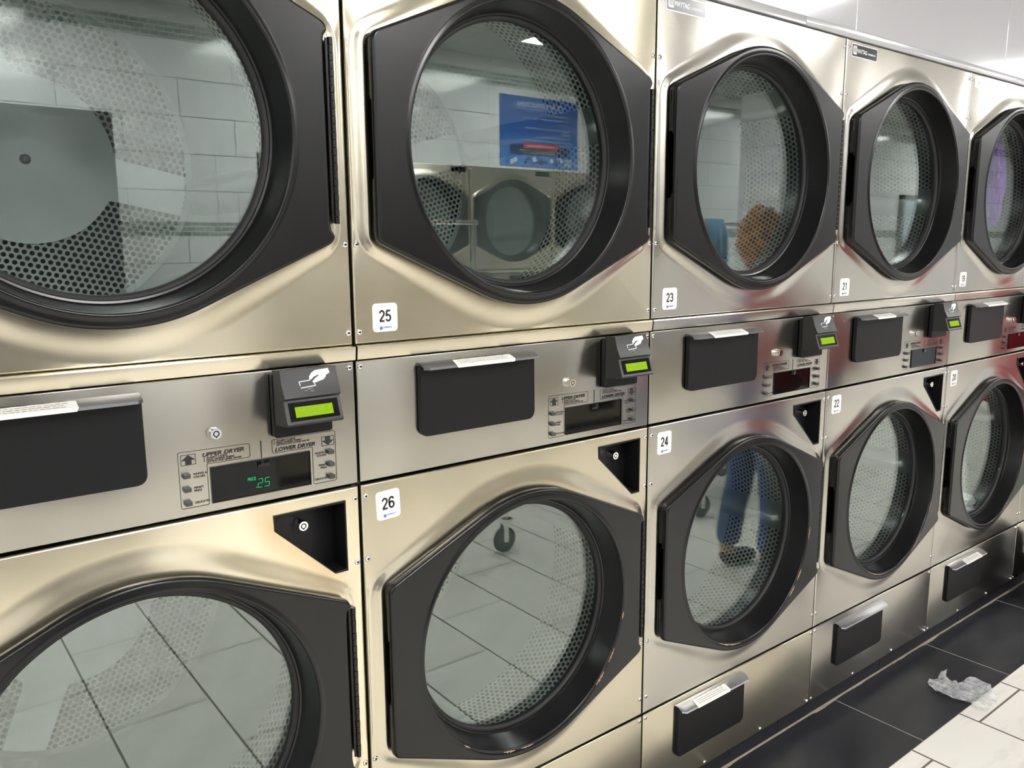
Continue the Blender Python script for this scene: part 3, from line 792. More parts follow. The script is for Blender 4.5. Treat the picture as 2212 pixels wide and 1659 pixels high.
def sticker(parent, num, x0, z0, x1, z1, lab, tilt=0.0):
    bm = bmesh.new(); a, b, c, d = X(x0), X(x1), Z(z0), Z(z1)
    prism(bm, rrect(a, b, c, d, .0075, 5), .0002, -.0007)
    h = d-c; mx = (a+b)/2
    hh = h*.42; wtot = hh*.60*len(num)-hh*.04
    for k_, ch in enumerate(num): numeral(bm, ch, mx - wtot/2 + k_*hh*.60, c+h*.345, hh, -.0010, 1)
    for u0, u1 in ((.07, .24), (.80, .97)): stroke(bm, [(a+(b-a)*u0, c+h*.13), (a+(b-a)*u1, c+h*.13)], .0005, -.0010, 3, False)
    lathe_y(bm, [(0, -.0011), (.0018, -.0011)], a+(b-a)*.33, c+h*.13, 12, 3); lathe_y(bm, [(.0018, -.0011), (.0034, -.0011)], a+(b-a)*.33, c+h*.13, 16, 2)
    text(bm, 'SUPERIOR', a+(b-a)*.41, c+h*.125, .0040, -.0011, 2, bold=.03, sx=1.05)
    text(bm, 'LAUNDRY SERVICES', a+(b-a)*.42, c+h*.075, .0018, -.0011, 3, sx=1.15)
    bmesh.ops.recalc_face_normals(bm, faces=[f for f in bm.faces if f.material_index == 0])
    o = finish('number_sticker', bm, ['white', 'ink', 'blue', 'ink_grey'], parent, 0)
    if tilt:
        # turn about its own centre
        me = o.data; cen = Vector((mx, 0, (c+d)/2)); Rm = Matrix.Translation(cen) @ Matrix.Rotation(tilt, 4, 'Y') @ Matrix.Translation(-cen); me.transform(Rm)
    return o

def brand_plate(parent, worn=False):
    bm = bmesh.new(); a, b, c, d = X(.0275), X(.1700), Z(.7185), Z(.7560)
    prism(bm, rrect(a, b, c, d, .002, 2), .0002, -.0010, 2)
    flat(bm, rrect(a+.0028, b-.0028, c+.0028, d-.0028, .002, 2), -.0012, 0)
    flat(bm, rrect(a+.007, a+.027, c+.0075, d-.0065, .003, 3), -.0014, 1)
    for i in range(3):
        xx = a+.0105+.0052*i; flat(bm, [(xx, d-.0105), (xx+.0022, d-.0105), (xx+.0048, c+.0125), (xx+.0026, c+.0125)], -.0016, 0)
    text(bm, 'MAYTAG', a+.0290, c+.0135, .0155, -.0014, 1, bold=.03, sx=.86)
    text(bm, 'COMMERCIAL', a+.0860, c+.0145, .0062, -.0014, 1, bold=.05, shear=.2, sx=1.15)
    o = finish('brand_plate', bm, ['platebg_worn' if worn else 'platebg', 'platewhite', 'platewhite'], parent, 0)
    return o

def chips(parent_door, cz, arcs):
    for a0, a1, wdt in arcs:
        bm = bmesh.new(); n = 8; inn, outl, mid = [], [], []
        for i in range(n+1):
            t = R(a0+(a1-a0)*i/n); k = sin(pi*i/n)**.6*wdt*(.7+.3*sin(i*2.7))
            r0 = .2890 - k*.30; r1 = .2890 + k*.70
            inn.append((DOORX + r0*cos(t), -.0375, cz + r0*sin(t))); outl.append((DOORX + r1*cos(t), -.0376, cz + r1*sin(t)))
        loft(bm, [inn, outl], closed=False); finish('chipped_paint', bm, 'chip', parent_door, 0)

def seg_digits(bm, s, x, z, h, y):
    SEG = {'2': 'abged', '5': 'afgcd', '.': ''}
    w = h*.52; th = h*.085
    for ch in s:
        if ch == '.': flat(bm, [(x, z), (x+th*1.3, z), (x+th*1.3, z+th*1.3), (x, z+th*1.3)], y); x += th*2.6; continue
        sl = .12
        def seg_(p, q):
            (ax, az), (bx, bz) = p, q
            stroke(bm, [(x+ax*w+az*h*sl, z+az*h), (x+bx*w+bz*h*sl, z+bz*h)], th, y, 0, False)
        P = {'a': ((.1, 1), (.9, 1)), 'b': ((1, .95), (1, .55)), 'c': ((1, .45), (1, .05)), 'd': ((.1, 0), (.9, 0)), 'e': ((0, .45), (0, .05)), 'f': ((0, .95), (0, .55)), 'g': ((.1, .5), (.9, .5))}
        for k in SEG[ch]: seg_(*P[k])
        x += w*1.62

specs = [  # column, upper number, lower number, rotations of the drum ribs, label
    (-1, None, None, 'stainless stacked dryer nearest the camera, .25 lit on its display'),
    (0, '25', '26', 'stainless stacked dryer with number stickers 25 and 26'),
    (1, '23', '24', 'stainless stacked dryer with number stickers 23 and 24'),
    (2, '21', '22', 'stainless stacked dryer with number stickers 21 and 22'),
    (3, '19', '20', 'stainless stacked dryer with number stickers 19 and 20'),
    (4, None, None, 'stainless stacked dryer past number 20, cut off at the right edge of the photo')]
dryers = {}
for col, nu, nl, lab in specs:
    d = proto if col == -1 else copy_tree(proto)
    d.location = (col*.8+.4, 0, 0); d['label'] = lab; d['group'] = GR
    dryers[col] = d
# turn the drums (they stop at random) by rotating each drum part about its own axis
def turn_drum(d, idx, ang):
    dr = find(d, 'drum')[idx]; cz = (UPZ, LOZ)[idx]
    dr.matrix_basis = Matrix.Translation((DOORX, 0, cz)) @ Matrix.Rotation(-ang, 4, 'Y') @ Matrix.Translation((-DOORX, 0, -cz))
for col, a, b in ((-1, 0, R(28)), (0, R(28), R(40)), (1, R(50), R(15)), (2, R(5), R(22)), (3, R(70), R(35)), (4, R(20), 0)):
    ds = find(dryers[col], 'drum'); ds.sort(key=lambda o: 0)
    turn_drum(dryers[col], 0, a); turn_drum(dryers[col], 1, b)

lab_u, lab_l = (.0395, .0235, .0925, .0770), (.0335, -.3440, .0860, -.2860)
for col in (0, 1, 2, 3):
    nu, nl = {s[0]: (s[1], s[2]) for s in specs}[col]
    sticker(dryers[col], nu, lab_u[0], lab_u[1], lab_u[2], lab_u[3], nu, R(0))
    sticker(dryers[col], nl, lab_l[0], lab_l[1], lab_l[2], lab_l[3], nl, R(-2.5) if col == 0 else 0)
    brand_plate(dryers[col], worn=(col in (1, 3)))
brand_plate(dryers[4]); brand_plate(dryers[-1])
# lit price on the nearest machine
dw = find(dryers[-1], 'display_window')[0]
bm = bmesh.new(); seg_digits(bm, '.25', X(.6005), Z(-.2325), .0150, .0004); text(bm, 'PRICE', X(.5865), Z(-.2180), .0080, .0004, 0, bold=.03, sx=.72)
finish('lit_price', bm, 'led', dw, 0)
# paper scraps on the lips
for col, x0, x1 in ((-1, .165, .330), (0, .204, .352), (1, .200, .345), (2, .215, .330), (3, .215, .390)):
    on_lip(x0, x1, -.0485, find(dryers[col], 'coin_box_cover')[0])
for col, x0, x1 in ((1, .185, .330), (3, .230, .375), (4, .2, .34)):
    on_lip(x0, x1, -1.074, find(dryers[col], 'lint_door')[0])
def lower_door(d): return find(d, 'door')[1]
chips(lower_door(dryers[0]), LOZ, ((-108, -101, .006), (-98, -90, .005), (-48, -40, .008), (-36, -28, .006), (-14, -10, .006), (-132, -128, .004)))
chips(lower_door(dryers[1]), LOZ, ((-118, -96, .005), (-47, -39, .009), (-36, -28, .009), (-10, -2, .006)))
chips(lower_door(dryers[2]), LOZ, ((-120, -92, .004), (-60, -42, .006), (-25, -18, .006)))
chips(lower_door(dryers[3]), LOZ, ((-70, -45, .005), (-15, -8, .006)))
# warm white-balance cast painted into the steel of the machines on the left
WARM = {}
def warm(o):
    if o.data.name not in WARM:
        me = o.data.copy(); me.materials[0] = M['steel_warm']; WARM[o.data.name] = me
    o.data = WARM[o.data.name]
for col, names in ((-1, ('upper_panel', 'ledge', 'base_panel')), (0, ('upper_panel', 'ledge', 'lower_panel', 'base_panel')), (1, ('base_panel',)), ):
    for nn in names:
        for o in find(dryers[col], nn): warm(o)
# the nearest machine's lower panel is rust stained around the pocket
lp = find(dryers[-1], 'lower_panel')[0]; lp.data = lp.data.copy(); lp.data.materials[0] = M['steel_rust']

# ------------------------------------------------------------------ dryers across the aisle (seen mirrored in the glass)
OY = -3.665
for i in range(4):
    d = copy_tree(proto, None, skip=('control_legend', 'hand_and_card_print', 'lit_price', 'paper_label'))
    d.location = (1.7+.8*i, OY, 0); d.rotation_euler = (0, 0, pi); d['group'] = 'dryers across the aisle'
    d['label'] = ('stacked dryer across the aisle, mirrored in the glass, beside the dark cabinet', 'stacked dryer across the aisle, mirrored in the glass, left of the blue poster',
                  'stacked dryer across the aisle, mirrored in the glass, under the blue poster', 'stacked dryer across the aisle, mirrored in the glass, beside the pillar')[i]
    brand_plate(d)

# ------------------------------------------------------------------ the setting
ZC = 1.55+FZ
XL, XR = -4.2, 12.5
def slab(name, x0, x1, y0, y1, z0, z1, mat):
    bm = bmesh.new(); box(bm, x0, x1, y0, y1, z0, z1); return struct(finish(name, bm, mat, None, 0))
slab('floor', XL, XR, -3.8, 1.05, -.1, 0, 'floor')
slab('ceiling', XL, XR, -3.8, 1.05, ZC, ZC+.1, 'ceil')
slab('wall_back', XL, XR, .95, 1.05, 0, ZC, 'paint')
slab('wall_front', XL, XR, -3.8, OY-.0, 0.0, ZC, 'walltile') if False else None
# the wall across the aisle: full height beside the machines, above them where they stand
bm = bmesh.new()
box(bm, XL, 1.04, -3.80, -3.68, 0, ZC); box(bm, 4.5, XR, -3.80, -3.68, 0, ZC); box(bm, 1.04, 4.5, -3.80, -3.68, Z(.768), ZC)
box(bm, 1.04, 1.295, -3.80, -3.675, 0, Z(.768))
struct(finish('wall_front', bm, 'walltile', None, 0))
slab('wall_left', XL-.1, XL, -3.8, 1.05, 0, ZC, 'walltile')
slab('wall_right', XR, XR+.1, -3.8, 1.05, 0, ZC, 'walltile')
bm = bmesh.new(); box(bm, 1.04, 4.5, -4.62, -4.56, 0, Z(.768)); box(bm, 1.04, 4.5, -4.6, -3.8, Z(.768), Z(.80)); struct(finish('trim_1', bm, 'dark', None, 0))
# wall above our dryers
bm = bmesh.new(); xs = [-4.2] + [-3.438+1.017*i for i in range(16)]
xs = [x for x in xs if x < XR] + [XR]
for a, b in zip(xs, xs[1:]): box(bm, a+.0012, b-.0012, .0015, .02, Z(.7925), ZC, .001, 1)
box(bm, XL, XR, .012, .03, Z(.766), ZC)
struct(finish('wall_above', bm, 'fascia', None, 0))
bm = bmesh.new(); xs = [-4.2, -2.0, -.7, 1.388, 3.47, 5.5, 8, XR]
for a, b in zip(xs, xs[1:]): box(bm, a+.001, b-.001, -.0035, .016, Z(.7680), Z(.7915), .0012, 2)
struct(finish('trim_2', bm, 'trim', None, 30))
# skirting under the machines
bm = bmesh.new(); xs = [-4.2] + [-3.613+.6345*i for i in range(26)]; xs = [x for x in xs if x < XR-.1]+[XR]
for a, b in zip(xs, xs[1:]): box(bm, a+.0012, b-.0012, .022, .05, 0, Z(-1.3075), .001, 1)
struct(finish('baseboard_back', bm, 'kick', None, 0))
bm = bmesh.new(); n = 700; prof = []
rg = random.Random(4)
A, B, D = [], [], []
for i in range(n+1):
    x = -2 + 9*i/n; w = .0008+.0040*max(0, sin(i*.31)+sin(i*.113)+rg.uniform(-.6, .6))*.6
    A.append((x, .022, .006)); B.append((x, .022-w, .003)); D.append((x, .020-w, 0))
loft(bm, [A, B, D], closed=False); struct(finish('trim_3', bm, 'grout', None, 0))
# beyond the last machine on our side: plain return wall
slab('wall_end', 4.003, XR, .0, .95, 0, Z(.766), 'walltile')
# pillar
o = slab('trim_4', 5.0, 5.75, -2.84, -2.45, 0, ZC, 'walltile')
o.name = 'pillar'
# a door far along the opposite wall
bm = bmesh.new(); 
for a in ((9.25, 9.31), (10.19, 10.25)): box(bm, a[0], a[1], -3.69, -3.63, 0, 2.14, .004, 1)
box(bm, 9.25, 10.25, -3.69, -3.63, 2.08, 2.14, .004, 1); df = struct(finish('door_1', bm, 'ink_grey', None, 0))
M['doorpaint'] = plain('pale_blue_door', (.52, .60, .66), .4)
bm = bmesh.new(); box(bm, 9.31, 10.19, -3.685, -3.645, .005, 2.08, .002, 1); finish('door_leaf', bm, 'doorpaint', df, 0)
bm = bmesh.new(); box(bm, 9.33, 9.42, -3.645, -3.600, 1.25, 1.50, .01, 2); finish('door_closer_box', bm, 'ink', df, 0)

# ceiling lamps
def ceiling_light(x, y, w=.60, l=.60, label=''):
    t = thing('ceiling_light', label, 'ceiling light', (x, y, ZC), 0, 'square ceiling light panels')
    bm = bmesh.new()
    for a in ((-w/2, w/2, -l/2, -l/2+.022), (-w/2, w/2, l/2-.022, l/2), (-w/2, -w/2+.022, -l/2+.022, l/2-.022), (w/2-.022, w/2, -l/2+.022, l/2-.022)):
        box(bm, *a, -.014, -.001)
    finish('frame', bm, 'paint', t, 0)
    bm = bmesh.new(); box(bm, -w/2+.022, w/2-.022, -l/2+.022, l/2-.022, -.010, -.001); finish('diffuser', bm, 'lamp', t, 0)
for i in range(-1, 4):
    ceiling_light(.18+3.3*i, -1.56, label='square ceiling light panel over the near side of the aisle, reflected above the dryers')
for i in range(-1, 3):
    ceiling_light(3.22+3.3*(i), -2.83, label='square ceiling light panel over the far side of the aisle, mirrored in the door glass')

for x in (-1.73, 1.57):  # added panels, unseen in the glass, to brighten the drum backs
    ceiling_light(x, -2.83, label='added unseen light panel over the far side of the aisle, brightening the drums')

# sprinkler head under the ceiling
bm = bmesh.new()
rod(bm, (2.95, -3.45, ZC+.0), (2.95, -3.45, ZC-.012), .030, 20); rod(bm, (2.95, -3.45, ZC-.012), (2.95, -3.45, ZC-.045), .010, 12)
rod(bm, (2.938, -3.45, ZC-.045), (2.944, -3.45, ZC-.07), .003, 8); rod(bm, (2.962, -3.45, ZC-.045), (2.956, -3.45, ZC-.07), .003, 8); rod(bm, (2.95, -3.45, ZC-.070), (2.95, -3.45, ZC-.074), .018, 16)
tag(finish('sprinkler_head', bm, 'screw', None, 30), 'small metal sprinkler head on the ceiling, mirrored in dryer 25', 'sprinkler')

# blue instruction poster above the dryers across the aisle
def poster_mat():
    m, nt, out = nm('poster_blue'); b = N(nt, 'ShaderNodeBsdfPrincipled'); co = obj_xyz(nt)
    sp = N(nt, 'ShaderNodeSeparateXYZ'); L(nt, co, sp.inputs[0])
    g = ramp(nt, math_(nt, 'ADD', math_(nt, 'MULTIPLY', sp.outputs[2], 1.6), math_(nt, 'MULTIPLY', noise(nt, co, 4, 2), .25)), .10, .55, (.10, .28, .70, 1), (.015, .09, .38, 1))
    L(nt, g, b.inputs['Base Color']); b.inputs['Roughness'].default_value = .25
    L(nt, b.outputs[0], out.inputs[0]); return m
M['poster'] = poster_mat(); M['poster_light'] = plain('poster_pale', (.55, .66, .85), .3); M['poster_red'] = plain('poster_red', (.62, .04, .05), .3); M['poster_navy'] = plain('poster_navy', (.02, .05, .17), .3); M['poster_yellow'] = plain('poster_yellow', (.75, .68, .2), .3)
pt = thing('instruction_poster', 'blue dryer instructions poster above the dryers across the aisle, mirrored in dryer 25', 'poster', (3.585, -3.672, Z(.79)), pi)
bm = bmesh.new(); W2, HH = .395, .52
prism(bm, [(-W2, 0), (W2, 0), (W2, HH), (-W2, HH)], .006, .0)
text(bm, 'DRYER INSTRUCTIONS', 0, HH-.075, .050, -.001, 1, align='CENTER', bold=.01, sx=.9)
stroke(bm, [(-.25, HH-.09), (.25, HH-.09)], .002, -.001, 1, False)
rows = [('YOUR DRYER INSTRUCTIONS', .12, 4), ('Clean the lint from the dryer screen before loading your clothes', .15, 1), ('Add dryer sheet', .185, 1), ('Load clothes evenly, close the door and choose a fabric setting', .225, 1), ('Insert card', .255, 1), ('Remove clothes promptly when the dryer stops', .285, 1), ('Clothes left over fifteen minutes may be moved to a table, thank you', .315, 1), ('for your help', .345, 1)]
for s_, dz, mi in rows: text(bm, s_, -.31, HH-dz-.01, .0185, -.001, mi, sx=.98)
flat(bm, rrect(-.30, .30, .085, .165, .008, 3), -.0008, 3); flat(bm, rrect(-.19, .17, .138, .178, .006, 3), -.0012, 2)
text(bm, 'NO PLASTIC OR RUBBER IN DRYERS', -.01, .150, .021, -.0016, 1, align='CENTER', bold=.02, sx=.85)
for k, s_ in enumerate(('Items with foam, rubber or plastic may melt or catch fire and are', 'never to be placed in any dryer, please ask the attendant')): text(bm, s_, 0, .118-.018*k, .0155, -.0014, 4, align='CENTER')
text(bm, 'ASNERT', .02, .030, .040, -.001, 3, align='CENTER', bold=.02, sx=1.0)
rg = random.Random(8)
for k in range(26):
    r = rg.uniform(.006, .022); cx, cz = rg.uniform(-W2+.03, W2-.03), rg.uniform(.022, .07); lathe_y(bm, [(0, -.0009-.00002*k), (r, -.0009-.00002*k)], cx, max(cz, r+.003), 14, 1 if k % 2 else 3)
finish('printed_sheet', bm, ['poster', 'poster_light', 'poster_red', 'poster_navy', 'poster_yellow'], pt, 0)

# tall dark cabinet on the far side of the aisle (dark rectangle in the nearest dryer's glass)
t = thing('tall_cabinet', 'tall dark cabinet across the aisle, a dark rectangle in the nearest dryer glass', 'cabinet', (-.18, -3.36, 0))
bm = bmesh.new(); box(bm, -.52, .52, -.31, .30, .06, 2.22, .008, 2); finish('body', bm, 'kick', t, 30)
for sx_ in (-1, 1):
    bm = bmesh.new(); box(bm, sx_*.26-.252, sx_*.26+.252, .300, .318, .10, 2.18, .004, 2); dd = finish('door', bm, 'kick', t, 30)
    bm = bmesh.new(); rod(bm, (sx_*.04, .345, 1.0), (sx_*.04, .345, 1.2), .006); rod(bm, (sx_*.04, .318, 1.02), (sx_*.04, .345, 1.02), .004); rod(bm, (sx_*.04, .318, 1.18), (sx_*.04, .345, 1.18), .004); finish('handle', bm, 'chrome', dd, 30)
bm = bmesh.new(); box(bm, -.50, .50, -.30, .27, 0, .06); finish('plinth', bm, 'ink', t, 0)

# laundry carts with castors and hanging rack
def cart(x, y, rot, label):
    t = thing('laundry_cart', label, 'laundry cart', (x, y, 0), rot, 'rolling laundry carts')
    bx, by = .38, .26
    bm = bmesh.new()
    for z in (.38, .80):
        for a, b in (((-bx, -by, z), (bx, -by, z)), ((bx, -by, z), (bx, by, z)), ((bx, by, z), (-bx, by, z)), ((-bx, by, z), (-bx, -by, z))): rod(bm, a, b, .008, 8)
    for sx_ in (-1, 1):
        for sy in (-1, 1): rod(bm, (sx_*bx, sy*by, .17), (sx_*bx, sy*by, .80), .0085, 8)
    finish('frame', bm, 'chrome', t, 40)
    bm = bmesh.new()
    for i in range(1, 16):
        xx = -bx+2*bx*i/16
        for sy in (-1, 1): rod(bm, (xx, sy*by, .38), (xx, sy*by, .80), .0022, 5)
        rod(bm, (xx, -by, .38), (xx, by, .38), .0022, 5)
    for i in range(1, 11):
        yy = -by+2*by*i/11
        for sx_ in (-1, 1): rod(bm, (sx_*bx, yy, .38), (sx_*bx, yy, .80), .0022, 5)
    for z in (.50, .60, .70):
        for a, b in (((-bx, -by, z), (bx, -by, z)), ((bx, -by, z), (bx, by, z)), ((bx, by, z), (-bx, by, z)), ((-bx, by, z), (-bx, -by, z))): rod(bm, a, b, .0022, 5)
    finish('basket_wires', bm, 'chrome', t, 0)
    bm = bmesh.new(); rod(bm, (bx, 0, .38), (bx, 0, 1.68), .013, 10); rod(bm, (-bx, 0, .38), (-bx, 0, 1.68), .013, 10); rod(bm, (-bx-.02, 0, 1.68), (bx+.02, 0, 1.68), .012, 10)
    finish('hanging_rack', bm, 'chrome', t, 40)
    for sx_ in (-1, 1):
        for sy in (-1, 1):
            bm = bmesh.new(); cx_, cy_ = sx_*bx, sy*by
            rod(bm, (cx_, cy_, .15), (cx_, cy_, .175), .030, 14); box(bm, cx_-.032, cx_-.004, cy_-.018, cy_-.014, .055, .15); box(bm, cx_-.032, cx_-.004, cy_+.014, cy_+.018, .055, .15)
            f_ = finish('castor_fork', bm, 'chrome', t, 30)
            bm = bmesh.new(); lathe_y(bm, [(.018, cy_-.012), (.050, cy_-.012), (.0510, cy_-.013), (.064, cy_-.012), (.0665, cy_-.006), (.0665, cy_+.006), (.064, cy_+.012), (.0510, cy_+.013), (.050, cy_+.012), (.018, cy_+.012)], cx_-.018, .0665, 28, 0, mis=[1, 0, 0, 0, 0, 0, 0, 0, 1])
            rod(bm, (cx_-.018, cy_-.016, .0665), (cx_-.018, cy_+.016, .0665), .018, 14, 1); finish('castor_wheel', bm, ['rubber', 'greysteel'], f_, 40)
    return t
cart(1.40, -2.05, R(0), 'wire laundry cart with hanging rack, mirrored in the glass of dryer 26')
cart(3.40, -1.74, R(4), 'wire laundry cart with hanging rack, mirrored in the glass of dryer 24')

# red laundry bag standing past the machines (reddens the steel at the right)
M['redcloth'] = plain('red_canvas', (.40, .012, .03), .75, 0, .3, 60, .5, .002)
hm = thing('laundry_hamper', 'white plastic laundry hamper under the red laundry bag, mirrored at the right', 'hamper', (4.75, -.55, 0))
bm = bmesh.new(); V = loft(bm, [[(x*k, y*k, z) for x, y in rrect(-.25, .25, -.20, .20, .05, 5)] for k, z in ((.84, 0), (.86, .01), (1, .57), (1.05, .575), (1.05, .60))]); bm.faces.new(V[0][::-1])
finish('body', bm, 'white', hm, 40)
bm = bmesh.new(); V = loft(bm, [[(x*k, y*k, z) for x, y in rrect(-.25, .25, -.20, .20, .05, 5)] for k, z in ((1.07, .590), (1.07, .612), (1.03, .618))]); bm.faces.new(V[-1]); bm.faces.new(V[0][::-1])
finish('lid', bm, 'white', hm, 40)
bm = bmesh.new(); loops = []
for k in range(13):
    u = k/12; z = .56*u; rr0 = .27*(1-.12*cos(u*6))*(1 if u < .86 else 1-2.6*(u-.86)); 
    loops.append([((rr0*(1+.05*sin(5*a+u*7)+.03*sin(9*a-u*4)))*cos(a), (rr0*.8*(1+.05*sin(5*a+u*7)))*sin(a), z) for a in [2*pi*i/36 for i in range(36)]])
V = loft(bm, loops); bm.faces.new(V[0][::-1]); bm.faces.new(V[-1])
tag(finish('laundry_bag', bm, 'redcloth', None, 60, (4.75, -.55, .62)), 'red laundry bag on the white hamper, a red reflection at the right edge', 'laundry bag')

# ------------------------------------------------------------------ cloth
def cloth_mat(name, col, fuzz=.3, col2=None, sc=120):
    m, nt, out = nm(name); b = N(nt, 'ShaderNodeBsdfPrincipled'); co = obj_xyz(nt)
    f = ramp(nt, noise(nt, co, 26, 4), .42, .6)
    L(nt, mixc(nt, f, col, col2 or tuple(c*.8 for c in col)), b.inputs['Base Color']); b.inputs['Roughness'].default_value = .9
    b.inputs['Sheen Weight'].default_value = fuzz; L(nt, bump(nt, noise(nt, co, sc, 3), .6, .003), b.inputs['Normal'])
    L(nt, b.outputs[0], out.inputs[0]); return m
def drape(name, mat, x, y, z, w, drop, seed, label, cat, th=.02):
    rg = random.Random(seed); bm = bmesh.new(); nu, nv = 26, 22; rows = []; ph = rg.uniform(0, 6)
    for j in range(nv+1):
        v = j/nv*2-1; a = abs(v); row = []
        for i in range(nu+1):
            u = i/nu-.5
            fold = .022*a*sin(u*17+ph+2*a)+.010*a*sin(u*39+ph)
            px = x + u*w*(1-.18*a+.06*sin(ph+a*5)); py = y + (.018+th*.5+.02*a)*(1 if v > 0 else -1)*min(1, a*9) + fold*(1 if v > 0 else .6)
            pz = z + .017*(1-min(1, a*9)) - a*drop*(1+.06*sin(u*8+ph))
            row.append((px, py, pz))
        rows.append(row)
    loft(bm, rows, closed=False); o = finish(name, bm, mat, None, 80)
    sm = o.modifiers.new('t', 'SOLIDIFY'); sm.thickness = .005
    return tag(o, label, cat)
def heap(name, mat, c, s_, seed, label, cat='clothing', rot=0, grp=None, amp=.22):
    from mathutils import noise as mn
    bm = bmesh.new(); bmesh.ops.create_icosphere(bm, subdivisions=5, radius=1.0)
    for v in bm.verts:
        p = v.co.copy(); q = p*1.5+Vector((seed*3.1, seed*1.7, seed))
        r = 1 + amp*(mn.noise(q)*1.2) + amp*.8*(1-abs(mn.noise(q*2.3))*2.6)*.6 + amp*.25*(1-abs(mn.noise(q*5.1))*3)
        v.co = Vector((p.x*r*s_[0], p.y*r*s_[1], max(-.62, p.z*r)*s_[2]))
    bmesh.ops.rotate(bm, verts=bm.verts, cent=(0, 0, 0), matrix=Matrix.Rotation(rot, 3, 'Z'))
    o = finish(name, bm, mat, None, 80, c); return tag(o, label, cat, grp)
M['c_red'] = cloth_mat('red_knit', (.50, .05, .05)); M['c_blue'] = cloth_mat('light_blue_cotton', (.12, .33, .58)); M['c_orange'] = cloth_mat('fuzzy_orange_brown', (.62, .24, .04), .8, (.35, .12, .02), 60)
M['c_white'] = cloth_mat('white_cotton', (.75, .75, .75)); M['c_purple'] = cloth_mat('purple_jersey', (.20, .05, .42)); M['c_black'] = cloth_mat('black_nylon', (.015, .016, .02), .1)
M['c_navy'] = cloth_mat('royal_blue', (.02, .08, .35)); M['c_mottle'] = cloth_mat('black_and_white_print', (.62, .58, .52), .2, (.03, .03, .03))
rz_ = 1.695
drape('red_top', 'c_red', 3.09, -1.73, rz_, .20, .26, 1, 'red top on the cart rack, mirrored low in dryer 23', 'clothing')
drape('blue_shirt', 'c_blue', 3.29, -1.72, rz_, .17, .46, 2, 'light blue shirt on the cart rack, mirrored low in dryer 23', 'clothing')
heap('folded_clothes', 'c_navy', (3.36, -1.74, .52), (.30, .19, .17), 4, 'royal blue clothes heaped in the cart, mirrored in dryer 24')
heap('folded_clothes', 'c_red', (3.58, -1.68, .735), (.13, .13, .10), 5, 'red clothes on the blue heap in the cart, mirrored in dryer 24')
# laundry inside the far drums
heap('purple_garment', 'c_purple', (2.935, .135, 1.76), (.045, .05, .21), 6, 'purple garment tumbling in dryer 19')
heap('printed_garment', 'c_mottle', (3.03, .30, 1.68), (.085, .09, .20), 7, 'black and white garment tumbling in dryer 19')
heap('white_cloth', 'c_white', (2.92, .135, .452), (.06, .05, .05), 8, 'crumpled white cloth at the bottom of dryer 20')
# black bag slumped on the floor at the right edge
heap('black_bag', 'c_black', (3.31, -.15, .075), (.15, .10, .17), 9, 'crumpled black garment bag on the slate tiles at the right edge', 'bag', .4)
bpy.data.objects['black_bag'].location.z = .17*.62
# crumpled translucent dryer sheet on the floor
def film():
    m, nt, out = nm('translucent_dryer_sheet'); co = obj_xyz(nt)
    t = N(nt, 'ShaderNodeBsdfTransparent'); b = N(nt, 'ShaderNodeBsdfPrincipled')
    b.inputs['Base Color'].default_value = (.86, .87, .88, 1); b.inputs['Roughness'].default_value = .6
    f = ramp(nt, noise(nt, co, 42, 6, .7), .35, .66, (.25, .25, .25, 1), (.72, .72, .72, 1))
    L(nt, bump(nt, noise(nt, co, 30, 4), .5, .004), b.inputs['Normal'])
    mx = N(nt, 'ShaderNodeMixShader'); L(nt, f, mx.inputs[0]); L(nt, t.outputs[0], mx.inputs[1]); L(nt, b.outputs[0], mx.inputs[2]); L(nt, mx.outputs[0], out.inputs[0]); return m
M['film'] = film()
def dryer_sheet():
    from mathutils import noise as mn
    pts = [(2.139, -.136), (2.170, -.129), (2.211, -.140), (2.234, -.133), (2.285, -.138), (2.246, -.152), (2.232, -.173), (2.251, -.186), (2.235, -.200), (2.285, -.206), (2.306, -.229), (2.309, -.259), (2.302, -.279), (2.278, -.296), (2.250, -.309), (2.236, -.333), (2.174, -.351), (2.122, -.345), (2.115, -.321), (2.119, -.296), (2.120, -.268), (2.114, -.224), (2.104, -.180), (2.119, -.150)]
    bm = bmesh.new(); f = bm.faces.new([bm.verts.new((x, y, .004)) for x, y in pts])
    for k in range(34): bmesh.ops.bisect_plane(bm, geom=bm.verts[:]+bm.edges[:]+bm.faces[:], plane_co=(2.09+.007*k, 0, 0), plane_no=(1, 0, 0))
    for k in range(36): bmesh.ops.bisect_plane(bm, geom=bm.verts[:]+bm.edges[:]+bm.faces[:], plane_co=(0, -.36+.007*k, 0), plane_no=(0, 1, 0))
    for v in bm.verts:
        p = Vector((v.co.x*13, v.co.y*13, 2)); v.co.z = .003 + .011*(1-min(1, abs(mn.noise(p))*3.2)) + .010*max(0, mn.noise(p*.5)) + .004*abs(mn.noise(p*3))
        if v.co.x > 2.235 and v.co.y > -.155: v.co.z += .25*(v.co.x-2.235)
    o = finish('dryer_sheet', bm, 'film', None, 80); return tag(o, 'crumpled translucent white dryer sheet on the slate floor tiles', 'dryer sheet')
dryer_sheet()

